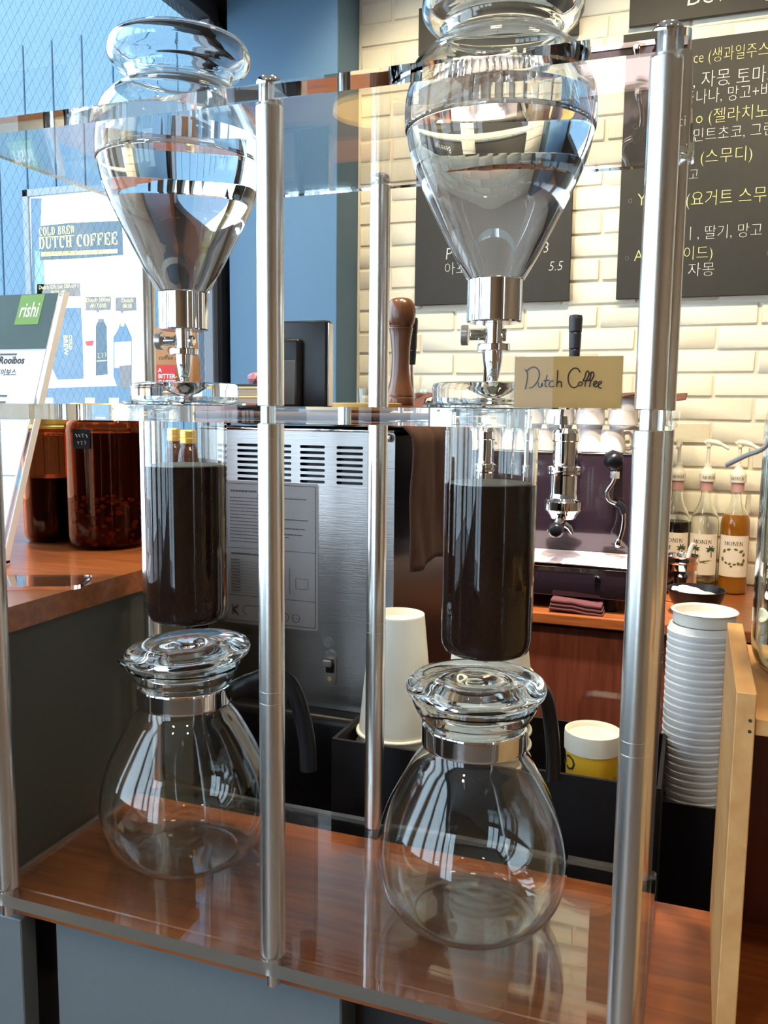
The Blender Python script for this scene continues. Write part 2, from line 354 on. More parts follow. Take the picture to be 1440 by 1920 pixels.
def serif_word(word, h, w, mat, stencil=True, d=0.0008):
    """hand-drawn slab / stencil capitals, h tall, each letter w wide"""
    mb = MB(); x = 0.0
    def R(a, b, c, e): mb.prism([[(x+a*w, b*h), (x+c*w, b*h), (x+c*w, e*h), (x+a*w, e*h)]], 0, d)
    def Q(*p): mb.prism([[(x+a*w, b*h) for a, b in p]], 0, d)
    def A(cx, cy, rx, ry, a0, a1, wx, wy): arcring(mb, x+cx*w, cy*h, rx*w, ry*h, a0, a1, wx*w, wy*h, d)
    s = 0.24 if stencil else 0.15
    for ch in word:
        if ch == ' ': x += 0.62*w; continue
        if ch in 'DBREFHLIN': 
            R(.10, 0, .10+s, 1); R(.02, 0, .18+s, .06); R(.02, .94, .18+s, 1)
        g = .10 + s + (.05 if stencil else 0)
        if ch == 'D': A(g, .5, .92-g, .5, -90, 90, .24, .10)
        elif ch == 'B': A(g, .75, .80-g, .25, -90, 90, .20, .08); A(g, .27, .90-g, .27, -90, 90, .22, .08)
        elif ch == 'R': A(g, .74, .84-g, .26, -90, 90, .22, .08); Q((g+.08, .48), (g+.30, .48), (.98, 0), (.74, 0))
        elif ch in 'EF':
            R(g, .90, .90, 1); R(.80, .70, .90, .9); R(g, .47, .66, .56); R(.60, .38, .67, .65)
            if ch == 'E': R(g, 0, .92, .10); R(.82, .1, .92, .32)
        elif ch == 'L': R(g, 0, .90, .10); R(.80, .1, .90, .34)
        elif ch == 'H': R(.88-s, 0, .88, 1); R(.80-s, 0, .96, .06); R(.80-s, .94, .96, 1); R(g, .46, .88-s-.03, .55)
        elif ch == 'T':
            R(.5-s/2, 0, .5+s/2, .86 if stencil else 1); R(.40-s/2, 0, .60+s/2, .06); R(.04, .90, .96, 1); R(.04, .68, .13, .9); R(.87, .68, .96, .9)
        elif ch == 'U': R(.08, .35, .08+s, 1); R(0, .94, .16+s, 1); R(.80, .35, .88, 1); R(.70, .94, .98, 1); A(.48, .36, .40, .36, 180, 360, .22 if stencil else .12, .12)
        elif ch == 'C': A(.52, .5, .46, .5, 50, 310, s+.04, .09); R(.78, .62, .88, .98)
        elif ch == 'O': A(.46, .5, .44, .5, 95, 265, s+.02, .08); A(.52, .5, .44, .5, -85, 85, s+.02, .08)
        elif ch == 'N': R(.80, 0, .90, 1); R(.70, .94, 1, 1); Q((.08, 1), (.30, 1), (.90, 0), (.78, 0))
        elif ch == 'M': R(.04, 0, .12, 1); Q((.04, 1), (.24, 1), (.54, .1), (.46, 0)); Q((.80, 1), (.92, 1), (.54, .1), (.46, 0)); R(.80, 0, .98, 1); R(-.04, 0, .2, .06); R(.72, 0, 1.06, .06)
        elif ch == 'W':
            for a in (.02, .46): Q((a, 1), (a+.20, 1), (a+.38, 0), (a+.26, 0)); Q((a+.42, 1), (a+.50, 1), (a+.36, 0), (a+.28, 0))
            R(-.02, .94, .3, 1); R(.42, .94, .72, 1)
        x += (0.62 if ch == 'I' else 1.08)*w
    mb.xform(UPR)
    return mb.mesh('lettering', mat), x
def flat(parent, name, pts, y, mat, d=0.0008):
    """flat print: polygon (x, z) standing at depth y facing -y"""
    me = MB().prism([[(a, b) for a, b in pts]], 0, d).xform(UPR).mesh(name, mat)
    return link(name, me, parent, (0, y, 0))

# ================================================================== SETTING
WY = 2.577
struct('floor', MB().box(-1.6, 2.5, -2.7, 2.7, -1.40, -1.28).mesh('floor', M['floor']))
struct('ceiling', MB().box(-1.6, 2.5, -2.7, 2.7, CEIL, CEIL+.1).mesh('ceiling', M['white']))
struct('wall_right', MB().box(2.4, 2.5, -2.7, 2.7, -1.28, CEIL).mesh('wall_right', M['brownwall']))
wb_ = struct('wall_back', MB().box(-1.45, 2.4, WY, WY+.12, -1.28, CEIL).mesh('wall_back', M['mortar']))
BW, BH, JT = 0.213, 0.0655, 0.0085
def brick_mesh(w, seed):
    rnd = random.Random(seed); mb = MB(); mb.box(-w/2, w/2, -.0042, .004, -(BH-JT)/2, (BH-JT)/2, 0.003, 1)
    for v in mb.bm.verts:
        v.co += Vector((rnd.uniform(-1, 1)*.0013, rnd.uniform(-1, 1)*.0011, rnd.uniform(-1, 1)*.0015))
    return mb.mesh('brick', M['cream'], 40)
fullb = [brick_mesh(BW-JT, k) for k in range(6)]; halfb = [brick_mesh(BW/2-JT, k+20) for k in range(3)]
nb = 0
for row in range(29):
    z = -0.45 + row*BH
    x = -1.032
    if row % 2: 
        link('brick', halfb[row % 3], wb_, (x + BW/4, WY, z)); x += BW/2
    while x < 0.44:
        link('brick', fullb[nb % 6], wb_, (x + BW/2, WY - random.uniform(0, .002), z + random.uniform(-.0008, .0008))); x += BW; nb += 1
struct('wall_corner', MB().box(-1.40, -1.0355, 2.411, WY, -1.28, CEIL, .002, 1).mesh('wall_corner', M['blue']))
# left wall of windows
LX = -1.45
HZ, SZ = 1.162, -0.42
wl_ = MB(); wl_.box(LX-.1, LX, -2.7, WY, HZ+.05, CEIL); wl_.box(LX-.1, LX, -2.7, WY, -1.28, SZ-.05)
wl_.box(LX-.1, LX, 2.47, WY, SZ-.05, HZ+.05)
struct('wall_left', wl_.mesh('wall_left', M['darkframe']))
edges = [2.47, 1.38, 0.38, -0.62, -1.62, -2.62]
for i in range(5):
    y1, y0 = edges[i], edges[i+1]
    fr = MB()
    for a, b, c, d_ in ((y0, y0+.045, SZ-.05, HZ+.05), (y1-.045, y1, SZ-.05, HZ+.05), (y0, y1, SZ-.05, SZ), (y0, y1, HZ, HZ+.05)):
        fr.box(LX-.07, LX+.012, a, b, c, d_, .003, 1)
    w = struct('window_%d' % (i+1), fr.mesh('window_frame', M['darkframe']))
    link('pane', MB().box(LX-.034, LX-.029, y0+.045, y1-.045, SZ, HZ).mesh('pane', M['pane']), w)
    if i == 0:
        link('inner_bead', MB().box(LX-.028, LX+.006, y1-.085, y1-.055, SZ, HZ, .003, 1).mesh('bead', M['frame']), w)
        wm = MB(); sp_ = 0.024
        Y0, Y1, Z0, Z1 = y0+.05, y1-.05, SZ, HZ
        for k in range(-90, 160):
            for sgn in (1, -1):
                c = (Y0 + k*sp_) if sgn > 0 else (Y0 + k*sp_)
                # line y = c + sgn*(z-Z0)*0.62
                pts = []
                za = Z0; ya = c; zb = Z1; yb = c + sgn*(Z1-Z0)*0.62
                def clip(yv): return Z0 + (yv - c)/(sgn*0.62)
                lo, hi = sorted((clip(Y0), clip(Y1))); lo = max(lo, Z0); hi = min(hi, Z1)
                if hi - lo < .03: continue
                p = Vector((LX-.0315, c + sgn*(lo-Z0)*.62, lo)); q = Vector((LX-.0315, c + sgn*(hi-Z0)*.62, hi))
                wm.tube([p, q], 0.00032, 3)
        link('wire_mesh', wm.mesh('wire', M['wire']), w, kind='stuff')
# shop-front wall behind the camera: glazed on its left, plain on its right
wf = MB(); wf.box(-0.55, 2.5, -2.7, -2.6, -1.28, CEIL); wf.box(LX, -0.55, -2.7, -2.6, HZ, CEIL); wf.box(LX, -0.55, -2.7, -2.6, -1.28, -0.9)
struct('wall_front', wf.mesh('wall_front', M['brownwall']))
fr = MB()
for a, b, c, d_ in ((LX, LX+.05, -.9, HZ), (-.6, -.55, -.9, HZ), (-1.02, -.98, -.9, HZ), (LX, -.55, -.9, -.85), (LX, -.55, HZ-.05, HZ)):
    fr.box(a, b, -2.69, -2.6, c, d_, .003, 1)
w = struct('window_6', fr.mesh('window_frame', M['darkframe']))
link('pane', MB().box(LX+.05, -.6, -2.65, -2.645, -.85, HZ-.05).mesh('pane', M['pane']), w)
# outside
struct('floor_outside', MB().box(-8, -1.6, -6, 3.5, -1.45, -1.33).mesh('pavement', pbr('pavement', (0.36, 0.36, 0.36), 0.8, 0, 0.2, 20)))
we = struct('wall_outside', MB().box(-5.2, -1.0, 3.5, 3.62, -1.35, 2.75).mesh('siding_backing', M['siding']))
bd = MB().box(-.082, .082, -.012, 0.004, -1.5, 1.5, .003, 1).mesh('siding_board', M['siding'])
for k in range(22): link('siding_board', bd, we, (-4.95 + k*.172, 3.5, .22))
# ================================================================== COUNTERS
PX = -0.575
uc = thing('bar_counter', 'tall bar counter with red brown wooden top and dark side, under amber jars', 'counter', (-1.0, .9, -1.28))
def lp(o): return (-o['b'][0], -o['b'][1], -o['b'][2])
def at(o): return tuple(-c for c in (o.location.x, o.location.y, o.location.z - ZC))
link('countertop', MB().prism([[(-1.40, .55), (PX, .55), (PX, .90), (-.66, .90), (-.66, 2.0), (-1.40, 2.0)]], -.2045, -.181).mesh('countertop', M['counter']), uc, at(uc))
link('side_panel', MB().box(PX-.022, PX-.003, .56, .895, -1.28, -.2047).mesh('side_panel', M['darkpanel']), uc, at(uc))
link('carcass', MB().box(-1.40, PX-.0235, .575, .89, -1.28, -.2047).box(-1.40, -.665, .891, 1.99, -1.28, -.2047).mesh('carcass', M['darkpanel']), uc, at(uc))
LZ = -0.4312
link('front_panel', MB().box(-1.40, at_y(48, 1800, .560)[0], .556, .5745, -1.28, LZ-.0199, .001, 1).mesh('front_panel', M['greypanel']), uc, at(uc))
lc = thing('ledge_counter', 'low front counter ledge of red brown wood with grey panels, under the coffee stand', 'counter', (.1, .66, -1.28))
link('countertop', MB().box(PX, 1.2, .562, .757, LZ-.0195, LZ, .001, 1).mesh('countertop', M['counter']), lc, at(lc))
link('carcass', MB().box(PX, 1.2, .60, .757, -1.28, LZ-.0197).mesh('carcass', M['recess']), lc, at(lc))
xa, xb = at_y(105, 1790, .568)[0], at_y(640, 1880, .568)[0]
link('front_panel', MB().box(xa, xb, .568, .5995, -1.28, LZ-.0199, .0015, 1).mesh('front_panel', M['greypanel']), lc, at(lc))
link('front_panel', MB().box(xb+.13, 1.2, .568, .5995, -1.28, LZ-.0199, .0015, 1).mesh('front_panel', M['greypanel']), lc, at(lc))
WZ, WL = -0.48, -0.565
wc = thing('work_counter', 'dark work counter behind the ledge carrying the brewer and black boxes', 'counter', (.1, 1.1, -1.28))
link('countertop', MB().box(-.655, 1.2, .902, 1.42, WL-.03, WL).box(PX+.001, 1.2, .7585, .9019, WL-.03, WL).mesh('countertop', M['blackmatte']), wc, at(wc))
link('carcass', MB().box(-.655, 1.2, .902, 1.40, -1.28, WL-.0302).box(PX+.001, 1.2, .7585, .9019, -1.28, WL-.0302).mesh('carcass', M['recess']), wc, at(wc))
bc = thing('back_counter', 'red brown wooden back counter along the brick wall under the espresso machine', 'counter', (.2, 2.3, -1.28))
link('countertop', MB().box(-1.03, 1.6, 2.02, WY-.012, WZ-.027, WZ, .003, 2).mesh('countertop', M['counter']), bc, at(bc))
link('carcass', MB().box(-1.03, 1.6, 2.05, WY-.014, -1.28, WZ-.0272).mesh('carcass', M['recess']), bc, at(bc))
for k in range(5): link('door', MB().box(-1.02+k*.5, -.523+k*.5, 2.034, 2.0495, -1.2, WZ-.034, .002, 1).mesh('door', M['cabinet']), bc, at(bc))

# ================================================================== COLD BREW STAND
RX = (-.549, -.2888, -.0286); RY = (.5537, .7737)
TX = (-.432, -.1525); TY = .664
X0, X1, Y0, Y1 = RX[0]-.0135, RX[2]+.0135, RY[0]-.0115, RY[1]+.0135
BP, MPt, TPb = -.42, .001, .2056
RKZ = BP-.0112
rk = thing('cold_brew_stand', 'three tier clear acrylic stand with six aluminium posts on the wooden ledge', 'stand', (-.2888, .664, RKZ))
o_ = at(rk)
bpm = MB().prism([rrect(X0, X1, Y0, Y1, .004, 3)], BP-.011, BP).mesh('plate', [M['acrylic'], M['sawn']])
for p in bpm.polygons: p.material_index = 1 if abs(p.normal.z) < .5 else 0
link('bottom_plate', bpm, rk, o_)
link('middle_plate', MB().prism([rrect(X0, X1, Y0, Y1, .004, 3)] + [disc(x, TY, .0385, 64) for x in TX], MPt-.012, MPt).mesh('plate', M['acrylic']), rk, o_)
HOLE = .0700
link('top_plate', MB().prism([rrect(X0, X1, Y0, Y1, .004, 3)] + [disc(x, TY, HOLE, 72) for x in TX], TPb, TPb+.0115).mesh('plate', M['acrylic']), rk, o_)
R_ = .0095
def rod(z0, z1, joint=None, collar=False):
    p = [(0, z0), (R_-.0006, z0), (R_, z0+.0006)]
    cuts = []
    if joint: cuts += [joint-.0045, joint+.0045]
    if collar: cuts += [z1-.011]
    for c in cuts: p += [(R_, c-.0004), (R_-.0005, c-.0002), (R_-.0005, c+.0002), (R_, c+.0004)]
    p += [(R_, z1-.0006), (R_-.0006, z1), (0, z1)]
    return MB().lathe(p, 40).mesh('rod', M['alu'], 35)
rod_up = rod(MPt+.0002, TPb-.0002); rod_lo = rod(BP+.0002, MPt-.0122, -.213, True)
necks = [MB().cyl(.0058, a, b, 24).mesh('connector', M['alu'], 35) for a, b in ((MPt-.0121, MPt+.0003), (TPb-.0003, TPb+.012), (BP-.0115, BP+.0003))]
zt = TPb+.0117
cap = MB().lathe([(0, zt), (.0085, zt), (.0092, zt+.001), (.0092, zt+.0035), (.0082, zt+.0058), (.0058, zt+.0074), (.003, zt+.0082), (0, zt+.0084)], 32).mesh('cap', M['chrome'], 40)
foot = MB().lathe([(0, BP-.026), (.0042, BP-.026), (.0056, BP-.0245), (.0056, BP-.0115), (0, BP-.0115)], 24).mesh('foot', M['alu'], 40)
for x in RX:
    for y in RY:
        p = link('post', rod_up, rk, (x+o_[0], y+o_[1], o_[2]))
        link('lower_rod', rod_lo, p); [link('connector', nk, p) for nk in necks]; link('end_cap', cap, p); link('foot_bolt', foot, p)

# ---- water flasks
OUT = smoothprof([(.0214, .0985), (.0255, .1055), (.0345, .1216), (.0462, .1445), (.0574, .167), (.0662, .189), (.0706, .2110), (.0716, .228), (.0700, .2430), (.0645, .2550), (.0550, .2640), (.0475, .2685), (.0444, .2720), (.0440, .2770), (.0446, .2815), (.0490, .2840), (.0555, .2868), (.0592, .2915), (.0598, .2965), (.0588, .3010), (.0570, .3038)], 4)
LEVEL = .2345; TH = .0024
def offset_prof(P, d):
    o = []
    for i in range(len(P)):
        a, b = P[max(i-1, 0)], P[min(i+1, len(P)-1)]
        dx, dz = b[0]-a[0], b[1]-a[1]; L = math.hypot(dx, dz) or 1
        o.append((P[i][0] - dz/L*d, P[i][1] + dx/L*d))
    return o
INN = offset_prof(OUT, TH)
def rad_at(P, z):
    for a, b in zip(P, P[1:]):
        if a[1] <= z <= b[1] and b[1] > a[1]: return a[0] + (b[0]-a[0])*(z-a[1])/(b[1]-a[1])
    return P[0][0]
rl = rad_at(INN, LEVEL)
inner_dry = [p for p in INN if p[1] > LEVEL + .001]
gl = MB().lathe(OUT + [(.0559, .3046), (.0548, .3038)] + inner_dry[::-1][1:] + [(rl, LEVEL)], 96).mesh('flask_glass', M['glass'], 180, recalc=False)
wet = [(0, INN[0][1])] + [p for p in INN if p[1] < LEVEL-.001] + [(rl, LEVEL)]
wm_ = MB().lathe(wet, 96); nside = len(wm_.bm.faces); wm_.lathe([(rl, LEVEL), (rl*.5, LEVEL), (0, LEVEL)], 96)
wme = wm_.mesh('water', [M['waterside'], M['watertop']], 180, recalc=False)
for i, p in enumerate(wme.polygons): p.material_index = 0 if i < nside else 1
wme.set_sharp_from_angle(angle=math.radians(50))
ferr = MB().lathe([(.0, .0668), (.0205, .0668), (.0215, .0680), (.0215, .0990), (.0208, .1000), (.0150, .1000), (.0150, .0990), (0, .0990)], 48).mesh('ferrule', M['chrome'], 30)
valve = MB().lathe([(0, .0225), (.0034, .0225), (.0046, .0255), (.0068, .0380), (.0073, .0455), (.0124, .0455), (.0127, .046), (.0127, .0505), (.0122, .0510), (.0073, .0510), (.0073, .0666), (0, .0666)], 32)
valve = valve.mesh('drip_valve', M['chrome'], 30)
knob_stem = MB().cyl(.0040, -.019, -.006, 16, (0, 0, .0578), 'X', .0004).cyl(.0055, -.0075, .0, 6, (0, 0, .0578), 'X').cyl(.0048, .005, .0095, 20, (0, 0, .0578), 'X', .001).mesh('knob_stem', M['chrome'], 30)
kp = MB()
kp.lathe([(0, -.0255), (.0074, -.0255)], 40, (0, 0, .0578), 'X'); kp.lathe([(.0074, -.0255), (.0078, -.0251), (.0078, -.0205), (.0074, -.0200), (0, -.0200)], 40, (0, 0, .0578), 'X')
bmesh.ops.remove_doubles(kp.bm, verts=kp.bm.verts, dist=1e-6)
knob = kp.mesh('knob', M['satin'], 30)
for i, (x, side, lab) in enumerate(((TX[0], 'left', 'left'), (TX[1], 'right', 'right'))):
    b = (x, TY, .0215)
    t = thing('water_flask', ('flared glass water flask with steel drip valve, ' + ('left one, before the window' if i == 0 else 'right one, before the chalkboards')), 'flask', b)
    g = link('flask_glass', gl, t, (0, 0, -.0215))
    link('ferrule', ferr, t, (0, 0, -.0215))
    v = link('drip_valve', valve, t, (0, 0, -.0215), (0, 0, math.radians(8)))
    link('knob_stem', knob_stem, v); link('knob', knob, v)
    wt = link('water', wme, None, (x, TY, 0))
    tag(wt, 'clear water filling the ' + ('left flask nearer the blue wall' if i == 0 else 'right flask nearer the brick wall'), 'water', None)

# ---- brew tubes with coffee
TR, TI, TB = .0364, .0346, -.1945
def tube_meshes(cz):
    outp = [(0, -.2025), (.0022, -.2025), (.0052, -.2008), (.0066, -.1975), (.0070, TB), (.0290, TB+.0005), (.0335, TB+.003), (.0358, TB+.0075), (TR, TB+.013), (TR, -.004), (.0370, .0006), (.0400, .0013), (.0530, .0013), (.0540, .0020), (.0540, .0037), (.0530, .0044), (.0400, .0044), (TI+.0010, .0040), (TI, .002)]
    inp = [(TI, cz)]
    g = MB().lathe(outp + inp, 72).mesh('tube_glass', M['glass'], 40, recalc=False)
    c = MB().lathe([(0, TB+.0022), (.0285, TB+.0024), (.0325, TB+.0045), (.0342, TB+.0085), (TI, TB+.0135), (TI, cz-.0004), (TI-.0002, cz), (TI-.002, cz), (0, cz-.0005)], 72).mesh('coffee', M['coffee'], 40)
    return g, c
lidg = MB().lathe([(0, .0065), (.004, .0058), (.012, .0078), (.026, .0100), (.0385, .0098), (.0390, .0052), (.0462, .0052), (.0470, .0062), (.0472, .018), (.0462, .0208), (.0440, .0216), (.030, .0214), (.016, .0190), (.008, .0128), (.003, .0100), (0, .0098)], 64).mesh('tube_lid', M['glass'], 40)
for i, x in enumerate(TX):
    cz = (-.0525, -.0575)[i]
    g, c = tube_meshes(cz)
    t = thing('brew_tube', 'glass coffee tube hanging through the middle shelf ' + ('under the left flask' if i == 0 else 'under the right flask beside the handwritten card'), 'tube', (x, TY, -.2025))
    link('tube_glass', g, t, (0, 0, .2025)); link('lid', lidg, t, (0, 0, .2025-.0008))
    link('paper_filter', MB().cyl(TI-.003, cz+.0002, cz+.0012, 40).mesh('paper_filter', M['paper' if i == 0 else 'paper']), t, (0, 0, .2025))
    gr = link('coffee_grounds', c, None, (x, TY, 0))
    tag(gr, 'dark wet coffee grounds filling the ' + ('left' if i == 0 else 'right') + ' hanging glass tube', 'coffee', None, 'stuff')

# ---- carafes
CO = smoothprof([(0, -.4185), (.020, -.4188), (.040, -.4196), (.050, -.4190), (.0620, -.4125), (.0735, -.3965), (.0790, -.3720), (.0777, -.3520), (.0715, -.3290), (.0605, -.3060), (.0495, -.2865), (.0425, -.2768), (.0408, -.2705), (.0408, -.2550), (.0430, -.2505), (.0462, -.2465), (.0482, -.2430), (.0498, -.2395), (.0508, -.2365)], 4)
CI = offset_prof(CO, .0018)
cg = MB().lathe(CO + [(.0512, -.2353), (.0502, -.2346)] + [p for p in CI[::-1] if p[0] > .0005 and p[1] > -.4185 + .0005][1:] + [(0, CI[0][1])], 96)
for v in cg.bm.verts:                       # pouring lip, local -x
    a = math.atan2(v.co.y, -v.co.x); k = max(0, 1 - abs(a)/.36); hgt = max(0, min(1, (v.co.z + .253)/.016))
    if k > 0 and hgt > 0: v.co.x -= .0105*(k*k*(3-2*k))*hgt; v.co.z += .002*k*hgt
cgm = cg.mesh('carafe_glass', M['glass'], 60, recalc=False)
clid = MB().lathe(smoothprof([(0, -.2235), (.018, -.2240), (.030, -.2270), (.0375, -.2330), (.0388, -.2420)], 3) + [(.0395, -.2432), (.0408, -.2436), (.0418, -.2428), (.0423, -.2330)] + smoothprof([(.0430, -.2322), (.0500, -.2318), (.0553, -.2290), (.0572, -.2245), (.0560, -.2205), (.0515, -.2170), (.0440, -.2150), (.0360, -.2158), (.0270, -.2172), (.0180, -.2160), (.0100, -.2140), (0, -.2135)], 4), 80).mesh('carafe_lid', M['glass'], 60)
band = MB().lathe([(.0411, -.2715), (.0430, -.2715), (.0433, -.2705), (.0433, -.2555), (.0430, -.2545), (.0411, -.2545), (.0411, -.2715)], 64).mesh('neck_band', M['chrome'], 30)
hd = MB()
hd.tube(smoothprof([(.0425, 0, -.2630), (.060, 0, -.2540), (.078, 0, -.2470), (.0905, 0, -.2475), (.1005, 0, -.2590), (.1085, 0, -.2830), (.1140, 0, -.3130), (.1150, 0, -.3380)], 5), [.0092]*6 + [.0086]*6 + [.0080]*24, 14, 0.72, (0, 0, 1))
hdm = hd.mesh('handle', M['black'], 50)
for i, (x, y, rz, lab) in enumerate(((-.436, .662, math.radians(20), 'empty pear shaped glass carafe with steel neck band, under the left coffee tube'), (-.160, .662, math.radians(64), 'empty pear shaped glass carafe with steel neck band, under the right coffee tube'))):
    t = thing('glass_carafe', lab, 'carafe', (x, y, -.4197), rz)
    for nm, me in (('body', cgm), ('neck_band', band), ('handle', hdm)): link(nm, me, t, (0, 0, .4197))
    tl = (math.radians(3.5), .004) if i == 0 else (math.radians(1), .001)
    link('lid', clid, t, (tl[1] - math.sin(-tl[0])*-.2300, 0, .4197 + (.2300*(math.cos(tl[0])-1)) + .0008), (0, -tl[0], 0))

# ---- card "Dutch Coffee"
cy = .577
c0, c1 = at_y(959, 765, cy)[0], at_y(1167, 763, cy)[0]; cw = c1-c0; chh = .0362
t = thing('card_holder', 'clear card stand with handwritten beige card on the middle shelf, right front', 'sign', ((c0+c1)/2, cy, MPt))
link('card', MB().box(-cw/2+.0012, cw/2-.0008, .0012, .0018, .0010, chh-.0015).mesh('card', M['cardpaper']), t)
link('sleeve', MB().box(-cw/2, cw/2, -.0006, -.0001, 0, chh, 0).box(-cw/2, cw/2, .0022, .0027, 0, chh, 0).box(-cw/2, cw/2, .0028, .028, 0, .0006).mesh('sleeve', M['thinplastic']), t)
hw = MB()
STR = [[(240, 250), (258, 268), (272, 300), (272, 360), (262, 410), (252, 460)], [(258, 275), (300, 238), (350, 228), (390, 255), (405, 300), (398, 350), (370, 400), (330, 440), (295, 446)],
       [(398, 385), (400, 430), (425, 436), (440, 390), (443, 432)], [(492, 310), (478, 375), (472, 425), (500, 436)], [(455, 372), (520, 362)], [(562, 372), (530, 380), (515, 415), (535, 436), (572, 428)],
       [(606, 262), (604, 350), (600, 436)], [(602, 400), (625, 378), (648, 385), (655, 440)],
       [(850, 285), (830, 252), (785, 240), (740, 280), (722, 340), (735, 400), (770, 438), (810, 438), (830, 420)], [(860, 380), (838, 395), (840, 420), (866, 420), (880, 398), (862, 382)],
       [(880, 380), (905, 330), (912, 290), (930, 270), (948, 290), (940, 330), (915, 380), (908, 432)], [(945, 380), (965, 330), (968, 290), (985, 280), (998, 305), (990, 340), (965, 385), (958, 436)], [(890, 372), (985, 362)],
       [(995, 418), (1030, 395), (1032, 375), (1008, 382), (998, 412), (1020, 436), (1045, 425)], [(1045, 415), (1078, 395), (1080, 375), (1055, 385), (1048, 415), (1065, 445), (1090, 448)]]
sx, sz = cw/1210., chh/575.
for s_ in STR:
    pp = [((x-712)*sx, -.0002, (670-y)*sz) for x, y in smoothprof(s_, 3)]
    hw.tube(pp, .00042, 5)
link('handwriting', hw.mesh('handwriting', M['ink']), t, (0, .0012, 0))

# ================================================================== LEFT: sign, jars, poster
# tea sign, leaning back
sy0, sz0, sy1, sz1 = .7526, -.181, .868, .132
sr = -.7335; sw = .215; Ls = math.hypot(sy1-sy0, sz1-sz0); lean = math.atan2(sy1-sy0, sz1-sz0)
t = thing('tea_sign', 'leaning acrylic menu stand with dark green and white tea sheet, at the left edge', 'sign', (sr, sy0, sz0+.001))
e = link('holder', MB().box(-sw, 0, .0060, .0090, 0, Ls, .0006, 1).mesh('holder', M['acrylic']), t, (0, 0, .0062), (-lean, 0, 0))
link('foot', MB().box(-sw, 0, -.050, .012, 0, .003, .0006, 1).mesh('foot', M['acrylic']), t)
link('edge_highlight', MB().box(.0001, .0016, -.0002, .0092, 0, Ls, .0003, 1).mesh('edge_highlight', M['sheet']), t, (0, 0, .0062), (-lean, 0, 0))  # added white strip: bright light in the acrylic edge, painted as colour
sh = link('sheet', MB().box(-sw+.004, -.010, .0035, .0055, .006, Ls-.002).mesh('sheet', M['sheet']), t, (0, 0, .0062), (-lean, 0, 0))
yF = .0030
gz = Ls*.775
flat(sh, 'green_print', [(-sw+.004, gz), (-.010, gz), (-.010, Ls-.002), (-sw+.004, Ls-.002)], yF+.0003, M['darkgreen'], .0004)
flat(sh, 'lime_square', [(-.0665, Ls-.043), (-.0300, Ls-.043), (-.0295, Ls-.003), (-.0660, Ls-.003)], yF+.0000, M['lime'], .0004)
lettering(sh, 'rishi', .0285, M['sheet'], (-.0480, yF-.0004, Ls-.033), align='CENTER', sx=.60, shear=.06, ext=.0002, off=.0003)
lettering(sh, 'Blueberry Rooibos', .0135, M['ink'], (-.038, yF+.0004, gz-.019), align='RIGHT', sx=.86, off=.0002, ext=.0003)
lettering(sh, '유기농 블루베리 루이보스', .0100, M['grill'], (-.046, yF+.0004, gz-.034), align='RIGHT', sx=.9, ext=.0003)
for k, (zz, ww) in enumerate(((gz-.008, .11), (gz-.062, .07), (gz-.070, .11), (gz-.077, .09), (gz-.135, .10), (gz-.19, .12))):
    flat(sh, 'small_print', [(-.10-ww*.3, zz), (-.052, zz), (-.052, zz+.0022), (-.10-ww*.3, zz+.0022)], yF+.0004, M['grill'], .0003)
for zz in (gz-.090, gz-.160): flat(sh, 'rule_line', [(-sw+.004, zz), (-.012, zz), (-.012, zz+.0006), (-sw+.004, zz+.0006)], yF+.0004, M['grill'], .0003)
# clear tray on counter
q = at_z(55, 1098, -.181)
tag(link('plastic_tray', MB().prism([rrect(-.11, .055, -.022, .035, .010)], 0, .004).mesh('tray', M['acrylic']), None, (q[0], q[1], -.1808), (0, 0, math.radians(24))), 'flat clear plastic tray on the red brown bar top at the left edge', 'tray')
# amber jars
def jar(loc, r, h, label, fillh, fillmat, shr=.001):
    t = thing('amber_jar', label, 'jar', loc)
    P = smoothprof([(0, .001), (r*.80, .001), (r*.95, .006), (r, .018), (r, h*.78), (r*.985, h*.84), (r*.90, h*.885), (r*.80, h*.90)], 3)
    I = offset_prof(P, .0025)
    link('jar_glass', MB().lathe(P + [(r*.79, h*.90)] + [p for p in I[::-1] if p[0] > 0][1:] + [(0, .0035)], 56).mesh('jar_glass', M['amber'], 60, recalc=False), t)
    ld = link('lid', MB().lathe([(0, h*.90), (r*.82, h*.90), (r*.845, h*.905), (r*.845, h*.925), (r*.825, h*.93), (r*.825, h*.94), (r*.845, h*.945), (r*.845, h*.99), (r*.82, h), (0, h)], 48).mesh('lid', M['gold'], 30), t)
    fp = [(0, .005)] + [(a-shr, b) for a, b in I if a > .006 and b > .005 and b < fillh*h] + [(rad_at(I, fillh*h)-shr, fillh*h), (0, fillh*h)]
    link('contents', MB().lathe(fp, 48).mesh('contents', fillmat, 40), t)
    return t
b1 = at_z(92, 1014, -.181); b2 = at_z(204, 1022, -.181)
jar((b1[0], b1[1]+.01, -.181), .037, .166, 'smaller gold lidded amber jar half full of dark syrup, behind the leaning tea sign', .52, M['syrup'])
j2 = jar((b2[0], b2[1], -.181), .051, .184, 'big rounded jar of red brown tea with dried fruit, beside the left back post', .80, M['redtea'], .0035)
fb = MB(); rnd = random.Random(3)
for k in range(240):
    a = rnd.uniform(0, 2*PI); zz = .008 + .062*rnd.random()**1.3; rr = .0462
    s3 = rnd.uniform(.0018, .0045)
    tb = bmesh.new(); bmesh.ops.create_icosphere(tb, subdivisions=1, radius=s3)
    fb.add(tb, Matrix.Translation((rr*math.cos(a), rr*math.sin(a), zz)) @ Matrix.Rotation(a, 4, 'Z') @ Matrix.Diagonal((.16, 1.2, .8, 1)))
link('dried_fruit', fb.mesh('dried_fruit', M['fruit'], 180), j2, kind='stuff')
